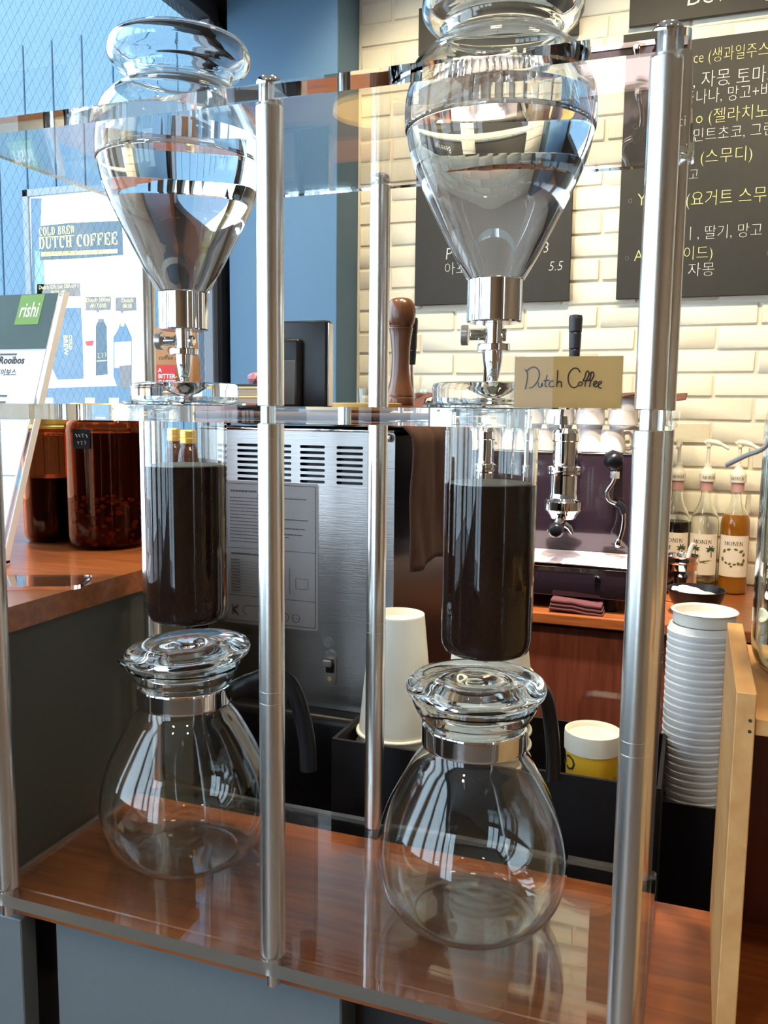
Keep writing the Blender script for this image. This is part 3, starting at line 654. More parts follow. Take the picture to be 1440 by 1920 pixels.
tg = link('tag', MB().box(-.0115, .0115, -.0006, 0, 0, .024, 0).mesh('tag', M['blackmatte']), j2, (.004, -.0517, .128), (0, 0, math.radians(6)))
scribble(tg, -.008, .008, .0135, .0060, M['chalkw'], seed=4); scribble(tg, -.006, .006, .0050, .0058, M['chalkw'], seed=9)
for k, (px, dy) in enumerate(((317, 0.05), (356, -.02))):
    q = at_y(px, 850, 1.29+dy)
    t = thing('slim_jar', ('slim gold lidded dark jar on the bar, ' + ('left' if k == 0 else 'right') + ' of two behind the left tube'), 'jar', (q[0], q[1], -.181), 0)
    link('jar_glass', MB().lathe(smoothprof([(0, .001), (.022, .001), (.025, .005), (.025, .085), (.022, .106), (.016, .114), (.0155, .118)], 3) + [(0, .118)], 32).mesh('jar_glass', M['redtea'], 50), t)
    link('lid', MB().lathe([(0, .1182), (.017, .1182), (.0182, .120), (.0182, .128), (.0172, .129), (.0182, .130), (.0182, .140), (.0165, .142), (0, .142)], 32).mesh('lid', M['gold'], 30), t)
# clear riser over the slim jars, with the kraft coffee bag on it
q = at_y(306, 700, 1.46); RZ = -.0165
t = thing('acrylic_riser', 'clear acrylic riser on the bar over the slim jars, under the coffee bag', 'riser', (-.93, 1.40, -.181))
link('shelf', MB().box(-.155, .200, -.14, .11, RZ+.181-.003, RZ+.181).mesh('shelf', M['thinplastic']), t)
for x_ in (-.155, .197): link('leg', MB().box(x_, x_+.003, -.14, .11, 0.0005, RZ+.181-.0032).mesh('leg', M['thinplastic']), t)
t = thing('coffee_bag', 'brown kraft coffee bag with red label on a clear riser, behind the left drip valve', 'bag', (q[0]+.022, q[1], RZ), math.radians(8))
bagm = MB(); bagm.box(-.052, .052, -.03, .03, 0, .17, .006, 2)
for v in bagm.bm.verts:
    k = max(0, (v.co.z-.09)/.08); v.co.y *= (1-.93*k); v.co.x *= 1 + .03*math.sin(v.co.z*30)
link('bag', bagm.mesh('bag', M['kraft'], 40), t)
zr = at_y(306, 686, 1.46)[2] - RZ
lb = flat(t, 'red_label', [(-.022, max(.004, zr-.085)), (.021, max(.004, zr-.085)), (.021, zr), (-.022, zr)], -.0318, M['red'])
for k, s_ in enumerate(('A', 'BITTER-', 'SWEET')): lettering(lb, s_, .0115, M['sheet'], (-.0145, -.0012, zr-.014-.0115*k), off=.0002, ext=.0002)
lettering(t, 'coffee me', .0125, M['ink'], (-.014, -.0322, zr+.010), shear=.25, ext=.0003)
link('ring_mark', MB().tube([(0.012+.006*math.cos(a*.5), 0, zr+.028+.006*math.sin(a*.5)) for a in range(11)], .0008, 4).mesh('ring', M['ink']), t, (0, -.031, 0))

# poster outside
py_ = 3.47
def PX_(px, py): p = at_y(px, py, py_); return (p[0], p[2])
xl, zt_ = PX_(44, 357); xr, _z = PX_(272, 345); zb_ = PX_(150, 800)[1]
pc = ((xl+xr)/2, py_, zb_)
t = thing('poster', 'tall framed cold brew poster outside the left window', 'poster', pc)
W2 = (xr-xl)/2; H2 = zt_-zb_
link('sheet', MB().box(-W2+.03, W2-.03, 0, .012, .03, H2-.03).mesh('sheet', M['postwhite']), t)
link('frame', MB().box(-W2, -W2+.034, -.012, .014, 0, H2, .002, 1).box(W2-.034, W2, -.012, .014, 0, H2, .002, 1).box(-W2, W2, -.012, .014, 0, .034, .002, 1).box(-W2, W2, -.012, .014, H2-.034, H2, .002, 1).mesh('frame', M['frame']), t)
def L(px, py): a, b = PX_(px, py); return (a-pc[0], b-zb_)
def pf(name, pix, mat, y=-.0004): return flat(t, name, [L(*p) for p in pix], y, mat, .001)
pf('blue_border', [(58, 372), (78, 372), (76, 430), (80, 480), (84, 560), (62, 560)], M['posterblue'])
pf('green_leaves', [(66, 470), (80, 470), (84, 530), (78, 556), (66, 556)], M['postergreen'], -.0008)
pf('pale_wash', [(150, 372), (185, 370), (190, 500), (176, 512), (165, 470), (155, 440)], M['posterpale'])
pf('pale_wash', [(135, 500), (152, 480), (150, 512), (137, 512)], M['posterpale'])
ban = pf('banner', [(76, 424), (132, 418), (180, 416), (229, 414), (231, 478), (160, 484), (76, 488)], M['posterdark'], -.0012)
def word(s_, px0, py0, px1, hpx, mat, y=-.0022, st=True):
    (xa_, za_), (xb_, zb2) = L(px0, py0), L(px1, py0)
    hh = hpx/(F)*math.hypot(*at_y(px0, py0, py_)[:2])
    n_ = sum(.62 if c in ' I' else 1.08 for c in s_)
    me, _ = serif_word(s_, hh, (xb_-xa_)/n_, mat, st)
    o = link('lettering', me, t, (xa_, y, za_), (0, math.radians(-0.0), 0)); return o
word('COLD BREW', 74, 443, 141, 14, M['posteryellow'])
word('DUTCH COFFEE', 74, 468, 223, 20, M['posteryellow'])
pf('underline', [(74, 445), (140, 441), (140, 442.2), (74, 446.2)], M['posteryellow'], -.0022)
pf('yellow_bar', [(78, 473), (221, 467), (221, 475), (78, 481)], M['posteryellow'], -.0018)
a_, b_ = L(82, 479.6)
lettering(t, 'COFFEE KITCHEN SPECIALTY DUTCH COFFEE', .020, M['posterdark'], (a_, -.0024, b_), sx=.86, ext=.0004)
for pix, l1, l2, sz in (([(70, 533), (150, 531), (151, 555), (70, 557)], 'Dutch Gift Set 500ml+1', '₩32,000', .026), ([(161, 557), (208, 556), (208, 581), (186, 582), (184, 587), (180, 582), (161, 582)], 'Dutch 500ml', '₩17,000', .028), ([(217, 558), (262, 557), (262, 582), (232, 583), (229, 588), (226, 583), (217, 583)], 'Dutch', '₩30', .028)):
    pf('price_tag', pix, M['postertag'], -.0008)
    cx_ = (min(p[0] for p in pix) + max(p[0] for p in pix))/2; y0_ = min(p[1] for p in pix)
    for s_, dy in ((l1, 10), (l2, 21)):
        a_, b_ = L(cx_, y0_ + dy)
        lettering(t, s_, sz, M['posterpale'], (a_, -.002, b_), align='CENTER', sx=.95, ext=.0004)
pf('printed_bag', [(120, 578), (152, 577), (155, 640), (157, 710), (108, 712), (98, 690), (96, 660)], M['posterblue'], -.0008)
a_, b_ = L(127, 628)
for s_, dx, n_ in (('BREW', 0, 4), ('COLD', .021, 4)):
    link('lettering', text_mesh(s_, .036 if dx == 0 else .026, M['posteryellow'], ext=.0005, off=.0005), t, (a_-.012+dx+(-.012 if dx == 0 else .0), -.002, b_), (0, PI/2, 0))
pf('printed_bottle', [(180, 612), (183, 604), (196, 604), (200, 612), (202, 702), (180, 704)], M['posterdark'], -.0008)
pf('bottle_cap', [(184, 598), (195, 598), (195, 604), (184, 604)], M['postertag'], -.001)
scribble(t, L(183, 668)[0], L(200, 668)[0], L(182, 672)[1], .030, M['posteryellow'], -.002, .0016, 3)
pf('bottle_line', [(182, 676), (201, 675), (201, 677), (182, 678)], M['posteryellow'], -.002)
pf('red_mark', [(160, 640), (176, 638), (174, 648), (162, 648)], M['red'], -.0008)
pf('printed_carafe', [(213, 632), (222, 618), (226, 604), (234, 604), (240, 616), (247, 632), (247, 730), (226, 740), (213, 706)], M['posterblue'], -.0006)
pf('carafe_body', [(215, 642), (246, 640), (246, 688), (215, 690)], M['postwhite'], -.0012)
pf('carafe_coffee', [(224, 686), (246, 684), (246, 726), (226, 728)], M['postertag'], -.0014)
pf('carafe_cork', [(226, 604), (234, 604), (233, 612), (227, 612)], M['posteryellow'], -.0012)
pf('printed_table', [(80, 728), (262, 722), (262, 790), (78, 790)], M['posterblue'], -.0004)
for x0_ in (82, 160, 205): pf('table_white_square', [(x0_, 746), (x0_+18, 746), (x0_+18, 756), (x0_, 756)], M['postwhite'], -.0008)  # white squares printed along the poster's table

# ================================================================== DRIP BREWER with things on top
MX0, MX1, MY, MZt, MZb = -.632, -.3575, 1.02, -.0300, -.4000
mc = thing('coffee_brewer', 'steel back of a coffee brewer with vents and a printed label, behind the stand', 'coffee machine', ((MX0+MX1)/2, MY+.17, WL))
o_ = at(mc)
vents = []
vcols = [(-.583, -.5475), (-.538, -.502), (-.4895, -.4537+.0), (-.4375, -.4005)]
vz = [-.0500 - k*.0076 for k in range(7)]
loops = [rrect(MX0, MX1, MZb, MZt, .004)]
for a, b in vcols:
    for z in vz: loops.append(rrect(a, b, z-.0019, z+.0019, .0018, 3))
link('back_panel', MB().prism(loops, 0, .002).xform(Matrix.Translation((0, MY+.002, 0)) @ UPR).mesh('back_panel', M['steelpanel']), mc, o_)
link('housing', MB().box(MX0+.002, MX1-.002, MY+.012, MY+.34, MZb, MZt-.002, .004, 2).box(MX0, MX0+.002, MY+.0021, MY+.34, MZb, MZt-.004).box(MX1-.002, MX1, MY+.0021, MY+.34, MZb, MZt-.004).mesh('housing', M['black'], 40), mc, o_)
link('top_trim', MB().box(MX0, MX1, MY-.004, MY+.34, MZt, MZt+.0042, .0015, 2).mesh('top_trim', M['chrome'], 40), mc, o_)
link('corner_screw', MB().cyl(.0055, 0, .010, 20, (MX1-.008, MY, MZt-.006), 'Y', .002).xform(Matrix.Translation((0, -.009, 0))).mesh('screw', M['chrome'], 40), mc, o_)
bs = MB().box(MX0+.005, MX1+.0, MY-.028, MY+.33, WL+.0005, MZb-.0003, .012, 4)
link('base', bs.mesh('base', M['black'], 50), mc, o_)
# label
lx0, lx1 = -.6055, -.4628; lz0, lz1 = -.2955, -.0985
lb = link('label', MB().prism([rrect(lx0, lx1, lz0, lz1, .004)], 0, .0006).xform(Matrix.Translation((0, MY, 0)) @ UPR).mesh('label', pbr('grey_label', (0.36, 0.33, 0.325), 0.55)), mc, o_)
lm = MB()
def lbar(x0, x1, z, h): lm.prism([[(x0, z), (x1, z), (x1, z+h), (x0, z+h)]], 0, .0004)
rnd = random.Random(5)
bx0, bx1 = lx0+.004, lx1-.004
lines = []
for k in range(2): lines.append((lx0+.012, lx0+.05, lz1-.014-k*.006, .0022 if k == 0 else .0012))
for zz in (lz1-.0040, lz0+.0035): lbar(bx0, bx1, zz, .0005)
for xx in (bx0, bx1): lbar(xx, xx+.0005, lz0+.0035, lz1-lz0-.0070)
for zz in (lz1-.092, lz1-.158): lbar(bx0, bx1, zz, .0005)
lbar(lx0+.062, lx0+.0625, lz0+.036, .058) if False else None
lm.xform(Matrix.Translation((0, MY-.0006, 0)) @ UPR)
link('label_rules', lm.mesh('label_rules', M['ink']), lb)
lm = MB()
def ltext(x0, x1, z, h):
    x = x0
    while x < x1:
        w = rnd.uniform(.0012, .0042); lbar(x, min(x+w, x1), z, h); x += w + .0008
ltext(lx0+.012, lx0+.052, lz1-.015, .0024)
for k in range(14): ltext(lx0+.011, lx0+.072 - (k % 3)*.006, lz1-.0235-k*.0046, .0011)
ltext(lx0+.012, lx0+.070, lz1-.101, .0024)
for k in range(11): ltext(lx0+.012, lx0+.026, lz1-.109-k*.0043, .0012); lbar(lx0+.012, lx0+.070, lz1-.1105-k*.0043, .0002)
for z_, a, b in ((lz1-.022, .085, .125), (lz1-.050, .083, .128), (lz1-.062, .088, .124), (lz1-.070, .088, .120), (lz1-.074, .083, .10)): ltext(lx0+a, lx0+b, z_, .0014)
lbar(lx0+.101, lx0+.1014, lz1-.150, .036); lbar(lx0+.110, lx0+.128, lz1-.142, .0004); lbar(lx0+.110, lx0+.128, lz1-.128, .0004); lbar(lx0+.110, lx0+.1104, lz1-.142, .014); lbar(lx0+.128, lx0+.1284, lz1-.142, .014)
for z_ in (lz1-.100, lz1-.121, lz1-.127, lz1-.136, lz1-.146): ltext(lx0+.083, lx0+.094, z_, .0014)
lm.xform(Matrix.Translation((0, MY-.0006, 0)) @ UPR)
link('fine_print', lm.mesh('fine_print', M['grill']), lb, kind='stuff')
def mark(name, *tubes):
    m = MB()
    for pts, r in tubes: m.tube(pts, r, 4)
    link(name, m.mesh(name, M['ink']), lb, (0, MY-.0006, 0))
arc = lambda cx, cz, r: [(cx+r*math.cos(a), 0, cz+r*math.sin(a)) for a in [PI/3+k*PI/6 for k in range(9)]]
mark('mark_stem', ([(lx0+.014, 0, lz0+.012), (lx0+.014, 0, lz0+.026)], .0008)); mark('mark_chevron', ([(lx0+.023, 0, lz0+.026), (lx0+.0145, 0, lz0+.019), (lx0+.023, 0, lz0+.011)], .0008))
mark('mark_arc', (arc(lx0+.0195, lz0+.0185, .0045), .0006)); mark('mark_arc', (arc(lx0+.0195, lz0+.0185, .0022), .0005))
mark('rounded_outline', ([(x, 0, z) for x, z in rrect(lx0+.030, lx0+.060, lz0+.013, lz0+.026, .006)], .0004))
for cxx in (.094, .110): mark('seal_circle', ([(lx0+cxx+.0055*math.cos(a*PI/8), 0, lz0+.0145+.0055*math.sin(a*PI/8)) for a in range(17)], .0004))
for cxx in (.094, .110): scribble(lb, lx0+cxx-.0035, lx0+cxx+.0038, lz0+.0127, .0036, M['ink'], MY-.0008, .0003, 2)
# switch
swx, swz0, swz1 = -.4445, -.366, -.319
sw_ = link('switch', MB().prism([rrect(swx-.0085, swx+.0085, swz0, swz1, .0084)], 0, .0025).xform(Matrix.Translation((0, MY, 0)) @ UPR).mesh('switch_plate', M['satin']), mc, o_)
link('rocker', MB().box(swx-.0050, swx+.0062, MY-.006, MY-.0026, swz0+.017, swz0+.030, .0008, 1).mesh('rocker', M['black']), sw_)
link('lever', MB().box(swx-.0075, swx+.0045, MY-.011, MY-.0062, swz0+.026, swz0+.035, .0012, 1).mesh('lever', M['satin']), sw_)
link('indicator', MB().cyl(.0032, -.001, 0.0, 16, (swx, MY-.0026, swz0+.0085), 'Y').mesh('indicator', M['posteryellow']), sw_)
link('emblem_button', MB().cyl(.007, -.0015, 0, 20, (swx-.003, MY, swz1+.010), 'Y').mesh('button', M['satin'], 30), mc, o_)
# cloth over the brewer
def sheet(name, fn, nu, nv, mat, th=.0016):
    mb = MB(); g = [[mb.bm.verts.new(fn(u/nu, v/nv)) for v in range(nv+1)] for u in range(nu+1)]
    for u in range(nu):
        for v in range(nv): mb.bm.faces.new((g[u][v], g[u+1][v], g[u+1][v+1], g[u][v+1]))
    return mb
from mathutils import noise
ctop = MZt + .0052
def clothfn(u, v):
    y = 1.005 + v*.24
    s = u*.46
    run = MX1 + .004 + .23 - .0
    flatlen = .272
    if s < flatlen: x, z = MX0 + .012 + s + 0.0, ctop + .004 + .003*noise.noise((s*22, v*9, 0))
    else:
        d = s - flatlen; x = MX0 + .012 + flatlen + .016*min(1, d/.02) + .006*noise.noise((v*7, d*12, 3)) + .004*math.sin(v*9)
        z = ctop + .004 - max(0, d-.006)*1.0 + .0
    if s > .44: z += .012*noise.noise((v*4, 1, 1))
    return (x, y + .004*noise.noise((s*10, v*3, 5)), z)
mb = sheet('cloth', clothfn, 60, 30, M['cloth'])
cl = tag(link('cloth', mb.mesh('cloth', M['cloth'], 180, recalc=False)), 'dark brown cloth draped over the brewer top and down its right side', 'cloth')
sm = cl.modifiers.new('thick', 'SOLIDIFY'); sm.thickness = .003; sm.offset = 1
# folded cloth layer under the monitor
tag(link('folded_cloth', MB().box(-.62, -.352, 1.04, 1.30, ctop+.0105, ctop+.0195, .004, 2).mesh('folded_cloth', M['cloth'], 50)), 'folded brown cloth lying flat on the brewer, under the tray and monitor', 'cloth')
TZ = ctop + .0197
q = at_y(700, 752, 1.16)
trz = -.004
# wooden tray on a cloth-covered top
t = tag(link('round_tray', MB().lathe([(0, 0), (.052, 0), (.058, .003), (.060, .0125), (.0585, .0130), (.056, .0105), (0, .0100)], 56).mesh('round_tray', M['yellowwood'], 40), None, (q[0], 1.16, TZ)), 'round honey coloured wooden tray on the brewer, under the pepper mill', 'tray')
# pepper mill
q = at_y(750, 748, 1.15); zb = TZ + .0103
ztop = at_y(751, 558, 1.15)[2]; hM = ztop - zb
sc = hM/.150
t = thing('pepper_mill', 'tall turned brown wooden pepper mill with ball top, standing on the round tray', 'pepper mill', (q[0], 1.15, zb))
link('body', MB().lathe([(r*sc, z*sc) for r, z in smoothprof([(0, 0), (.0195, 0), (.0205, .002), (.0205, .010), (.0195, .012), (.0200, .0135), (.0185, .020), (.0150, .034), (.0128, .055), (.0130, .075), (.0148, .095), (.0165, .1055), (.0170, .1085), (0, .1086)], 3)], 40).mesh('body', M['walnut'], 50), t)
link('ball_top', MB().lathe([(r*sc, z*sc) for r, z in smoothprof([(0, .1090), (.0155, .1090), (.0162, .1110), (.0185, .1150), (.0203, .1230), (.0205, .1310), (.0188, .1400), (.0140, .1470), (.0070, .1495), (0, .150)], 3)], 40).mesh('ball_top', M['walnut'], 60), t)
# monitor seen from behind
y_ = 1.22; a, b = at_y(500, 690, y_), at_y(613, 690, y_); zt2 = at_y(600, 600, y_)[2]
t = thing('till_monitor', 'small black till monitor seen from behind, standing on the brewer', 'monitor', ((a[0]+b[0])/2, y_, TZ))
hw_ = (b[0]-a[0])/2; hz = zt2 - TZ
link('shell', MB().box(-hw_, hw_, 0, .022, .004, hz, .004, 3).mesh('shell', M['black'], 40), t)
link('rear_housing', MB().box(-hw_*.9, hw_*.22, -.014, .001, .004, hz*.80, .006, 3).mesh('rear_housing', M['black'], 40), t)
link('panel', MB().box(-hw_*.8, hw_*.10, -.0155, -.0138, hz*.07, hz*.56, .001, 1).mesh('panel', M['grill'], 40), t)
link('edge_trim', MB().box(hw_, hw_+.002, .002, .020, .008, hz-.004, .0008, 1).mesh('edge_trim', M['satin'], 40), t)
link('foot', MB().box(-hw_*.8, hw_*.6, -.01, .035, 0, .0042, .001, 1).mesh('foot', M['black'], 40), t)
# stack of boxes left of it
y_ = 1.19; a, b = at_y(432, 740, y_), at_y(492, 740, y_)
zs = [TZ]
for nm, mt, h_, lab in (('flat_box', 'rust', .010, 'rust red flat box at the bottom of the stack on the brewer'), ('flat_box', 'creambox', .012, 'lower cream flat box in the stack on the brewer'), ('flat_box', 'creambox', .014, 'upper cream flat box under the navy booklet on the brewer'), ('booklet', 'navy', .004, 'navy booklet on top of the flat boxes on the brewer')):
    z0_ = zs[-1] + .0002; zs.append(z0_ + h_)
    j = random.Random(h_).uniform(-.002, .002)
    t = thing(nm, lab, 'book' if nm == 'booklet' else 'box', ((a[0]+b[0])/2+j, y_+.03, z0_))
    wd = (b[0]-a[0])/2
    link('body' if nm != 'booklet' else 'cover', MB().box(-wd, wd, -.05, .05, 0, h_ if nm == 'booklet' else h_*.72, .0008, 1).mesh(nm, M[mt]), t)
    if nm != 'booklet': link('lid', MB().box(-wd-.0008, wd+.0008, -.0508, .0508, h_*.74, h_, .0008, 1).mesh('lid', M['posterpale' if mt == 'creambox' else mt]), t)
wr = MB(); tb = bmesh.new(); bmesh.ops.create_icosphere(tb, subdivisions=2, radius=.010); wr.add(tb)
for v in wr.bm.verts: v.co *= 1 + .35*noise.noise(v.co*160)
tag(link('crumpled_wrapper', wr.mesh('wrapper', M['pink'], 30), None, (at_y(471, 695, 1.19)[0], 1.20, zs[-1]+.0085)), 'crumpled pink wrapper on the navy booklet', 'wrapper')

# ================================================================== ESPRESSO MACHINE
EF, EB = 2.066, 2.2757
EX0, EX1 = -.915, -.130
ETZ = -.108
em_ = thing('espresso_machine', 'plum black lever espresso machine with chrome groups on the back counter', 'espresso machine', ((EX0+EX1)/2, 2.3, WZ))
o_ = at(em_)
link('body', MB().box(EX0, EX1, EB, 2.53, -.4455, ETZ, .004, 2).mesh('body', M['plum'], 40), em_, o_)
link('drip_tray', MB().box(EX0, EX1, EF, EB-.001, -.4455, -.3675, .003, 2).mesh('drip_tray', M['plum'], 40), em_, o_)
link('tray_grid', MB().box(EX0+.01, EX1-.01, EF+.004, EB-.003, -.3674, -.3655, .0005, 1).mesh('tray_grid', M['traypan']), em_, o_)
link('tray_edge', MB().box(EX0, EX1, EF-.003, EF+.0035, -.3745, -.3655, .001, 1).mesh('tray_edge', M['chrome']), em_, o_)
link('top_edge', MB().box(EX0, EX1, EB-.003, EB+.003, ETZ+.0002, ETZ+.004, .001, 1).mesh('top_edge', M['chrome']), em_, o_)
kx = at_y(1121, 1083, EF)
link('tray_knob', MB().cyl(.007, -.012, 0, 20, (kx[0], EF, kx[2]), 'Y', .002).mesh('tray_knob', M['chrome'], 40), em_, o_)
for x in (EX0+.05, EX1-.05):
    for y in (EF+.04, 2.48): link('foot', MB().cyl(.018, WZ+.0002, -.4457, 20, (x, y, 0), bev=.003).mesh('foot', M['blackmatte'], 40), em_, o_)
GY = 2.16
zg = lambda py: at_y(1058, py, GY)[2]
def group_mesh():
    m = MB()
    m.lathe([(0, zg(972)), (.030, zg(972)), (.034, zg(966)), (.040, zg(960)), (.0475, zg(955)), (.0475, zg(940)), (.043, zg(936)), (.037, zg(933)), (.0345, zg(925)), (.0345, zg(891)), (.042, zg(888)), (.042, zg(884)), (.037, zg(882.5)), (.042, zg(881)), (.042, zg(875)), (.033, zg(873)), (.0315, zg(868)), (.0315, zg(828)), (.034, zg(826)), (.034, zg(812)), (.030, zg(806)), (.020, zg(796)), (.017, zg(780)), (0, zg(779))], 40)
    return m.mesh('group_head', M['chrome'], 35)
gm = group_mesh()
arm = MB().cyl(.027, 0, .10, 28, (0, 0, zg(850)), 'Y').mesh('arm', M['chrome'], 35)
pfm = MB(); pfm.tube([(0, -.030, zg(968)), (0, -.055, zg(976)), (-.001, -.085, zg(984))], [.014, .0145, .0150], 20)
pfm = pfm.mesh('portafilter', M['chrome'], 40)
pfh = MB(); pfh.lathe([(0, -.013), (.011, -.013), (.0150, -.010), (.0195, .0), (.0180, .008), (.0080, .008), (.0075, .002), (0, .002)], 28, (0, 0, 0), 'Y')
pfh = pfh.xform(Matrix.Translation((-.001, -.098, zg(985)))).mesh('handle_end', M['black'], 40)
spm = MB()
for sx in (-1, 1): spm.tube([(0, -.03, zg(975)), (sx*.022, -.035, zg(985)), (sx*.030, -.035, zg(996))], [.008, .007, .004], 10)
spm = spm.mesh('spout', M['chrome'], 40)
def lever_mesh(lx, top):
    m = MB(); m.tube([(0, -.01, zg(782)), (lx*.5, -.02, zg(730)), (lx, -.03, top-.118)], .0068, 14); return m.mesh('lever_rod', M['chrome'], 40)
def grip_mesh(lx, top):
    m = MB(); m.lathe([(0, top-.120), (.010, top-.120), (.0115, top-.118), (.0135, top-.085), (.0125, top-.083), (.0140, top-.080), (.0150, top-.045), (.0140, top-.043), (.0155, top-.040), (.0165, top-.010), (.0150, top-.002), (.008, top), (0, top)], 24, (lx, -.03, 0)); return m.mesh('lever_grip', M['black'], 40)
for px, hx, ht in ((1058, 1080, 590), (905, 908, 640), (772, 772, 595)):
    gx = at_y(px, 900, GY)[0]; p = (gx+o_[0], GY+o_[1], o_[2])
    g = link('group_head', gm, em_, p)
    link('arm', arm, g); link('portafilter', pfm, g); link('portafilter_handle', pfh, g); link('spout', spm, g)
    hxw = at_y(hx, ht, GY-.03); dx = hxw[0]-gx
    if px != 905:
        link('lever_rod', lever_mesh(dx, hxw[2]), g); link('lever_grip', grip_mesh(dx, hxw[2]), g)
    else:
        m = MB(); m.tube([(0, -.01, zg(782)), (.004, -.02, zg(740)), (.016, -.06, zg(690)), (.02, -.10, zg(660))], .006, 12); link('lever_rod', m.mesh('lever_rod', M['chrome'], 40), g)
sg = MB(); x_ = at_y(985, 860, EB-.03)[0]
sg.lathe([(0, zg(905)), (.004, zg(905)), (.004, zg(885)), (.0085, zg(884)), (.0085, zg(876)), (.0055, zg(875)), (.0055, zg(835)), (.008, zg(833)), (.008, zg(812)), (.004, zg(800)), (0, zg(800))], 20, (x_, EB-.03, 0))
link('sight_glass', sg.mesh('sight_glass', M['chrome'], 35), em_, o_)
# steam tap
kx = at_y(1150, 862, 2.20)
kn = MB(); kn.lathe(smoothprof([(0, -.030), (.020, -.028), (.030, -.018), (.031, 0), (.027, .012), (.016, .020), (0, .021)], 3), 7, (0, 0, 0), 'Y'); kn.xform(Matrix.Translation(kx) @ Matrix.Rotation(.35, 4, 'X') @ Matrix.Rotation(.3, 4, 'Z') @ Matrix.Diagonal((.82, 1, .82, 1)))
link('steam_knob', kn.mesh('steam_knob', M['black'], 50), em_, o_)
link('tap_body', MB().cyl(.011, 0, .09, 20, (kx[0]+.006, 2.19, kx[2]-.004), 'Y').mesh('tap_body', M['chrome'], 40), em_, o_)
sp = lambda px, py: at_y(px, py, 2.19)
st = MB(); st.tube(smoothprof([sp(1153, 878), sp(1152, 896), sp(1148, 906), sp(1138, 922), sp(1142, 938), sp(1162, 948), sp(1169, 962), sp(1168, 990), sp(1160, 1018)], 4), .0052, 12)
link('steam_pipe', st.mesh('steam_pipe', M['chrome'], 50), em_, o_)
link('pipe_nut', MB().cyl(.011, sp(1153, 897)[2], sp(1153, 884)[2], 6, (sp(1153, 890)[0], 2.19, 0)).mesh('pipe_nut', M['chrome']), em_, o_)
link('pipe_grip', MB().tube([sp(1156, 943), sp(1166, 950), sp(1170, 963)], .010, 12).mesh('pipe_grip', M['black'], 50), em_, o_)
link('pipe_tip', MB().tube([sp(1161, 1010), sp(1159, 1020), sp(1158, 1026)], [.006, .009, .007], 12).mesh('pipe_tip', M['chrome'], 50), em_, o_)
# ---- cups on the machine
cup_p = smoothprof([(0, .001), (.022, .001), (.025, .003), (.031, .016), (.0355, .035), (.0372, .058), (.0375, .0715), (.0370, .0725), (.0360, .0715), (.0352, .055), (.030, .018), (.022, .006), (0, .005)], 2)
cupm = MB().lathe(cup_p, 36).mesh('cup_body', M['ceramic'], 60)
hm = MB().tube(smoothprof([(.033, 0, .058), (.046, 0, .062), (.056, 0, .052), (.055, 0, .034), (.044, 0, .020), (.031, 0, .022)], 4), .0048, 10).mesh('cup_handle', M['ceramic'], 60)
proto = None
def cup(x, y, z, rz, flip, lab):
    global proto
    if proto is None:
        proto = thing('coffee_cup', lab, 'cup', (x, y, z), rz, 'white cups on the espresso machine'); link('body', cupm, proto); link('handle', hm, proto); r = proto
    else: r = dup(proto, (x, y, z), lab, rz)
    if flip: r.rotation_euler = (PI, 0, rz); r.location.z += .0725
    return r
zc1 = ETZ + .0005
cyy = 2.335
row = [(838, 'white cup upside down on the espresso machine, leftmost of the front row', -2.2), (876, 'white cup upside down on the espresso machine, second from left in front row', 0.5), (928, 'white cup on the espresso machine, third from left in front row', 1.2), (975, 'white cup on the espresso machine, fourth from left in front row', 1.5), (1022, 'white cup on the espresso machine, just left of the near chrome group', 1.9), (1108, 'greenish shadowed white cup on the espresso machine, just right of the near group', 1.4), (1146, 'white cup with handle to the right on the espresso machine, above the steam knob', 0.25)]
for px, lab, rz in row: cup(at_y(px, 830, cyy)[0], cyy, zc1, rz, True, lab)
zc2 = zc1 + .0735
row2 = [(829, 'white cup with handle on the left, upper row on the espresso machine under the cloth', PI-.15), (882, 'white cup on the upper row, just right of the left handled one', 1.5), (945, 'white cup on the upper row, behind the card stand', 1.2), (1005, 'white cup on the upper row, hidden behind the card stand middle', 1.6), (1060, 'white cup on the upper row, behind the card stand right part', 1.2), (1115, 'white cup on the upper row, beside the near lever', 1.6), (1175, 'white cup on the upper row, rightmost beside the right front post', .35)]
tag(link('cup_tray', MB().box(EX0+.03, EX1-.004, 2.29, 2.40, zc2-.0008, zc2+.0010).mesh('cup_tray', M['satin'])), 'thin steel tray between the two rows of cups on the espresso machine', 'tray')
for px, lab, rz in row2: cup(at_y(px, 740, cyy)[0], cyy, zc2+.0012, rz, True, lab)
# glasses near the left end
gm_ = MB().lathe([(0, .001), (.024, .001), (.030, .09), (.0285, .09), (.0225, .006), (0, .006)], 32).mesh('glass_body', M['glass'], 50)
for k, (px, lab) in enumerate(((690, 'clear drinking glass at the left end of the espresso machine top'), (785, 'clear glass behind the pepper mill on the espresso machine'))):
    tag(link('drinking_glass', gm_, None, (at_y(px, 740, cyy)[0], cyy, zc2+.0012)), lab, 'glass', None)
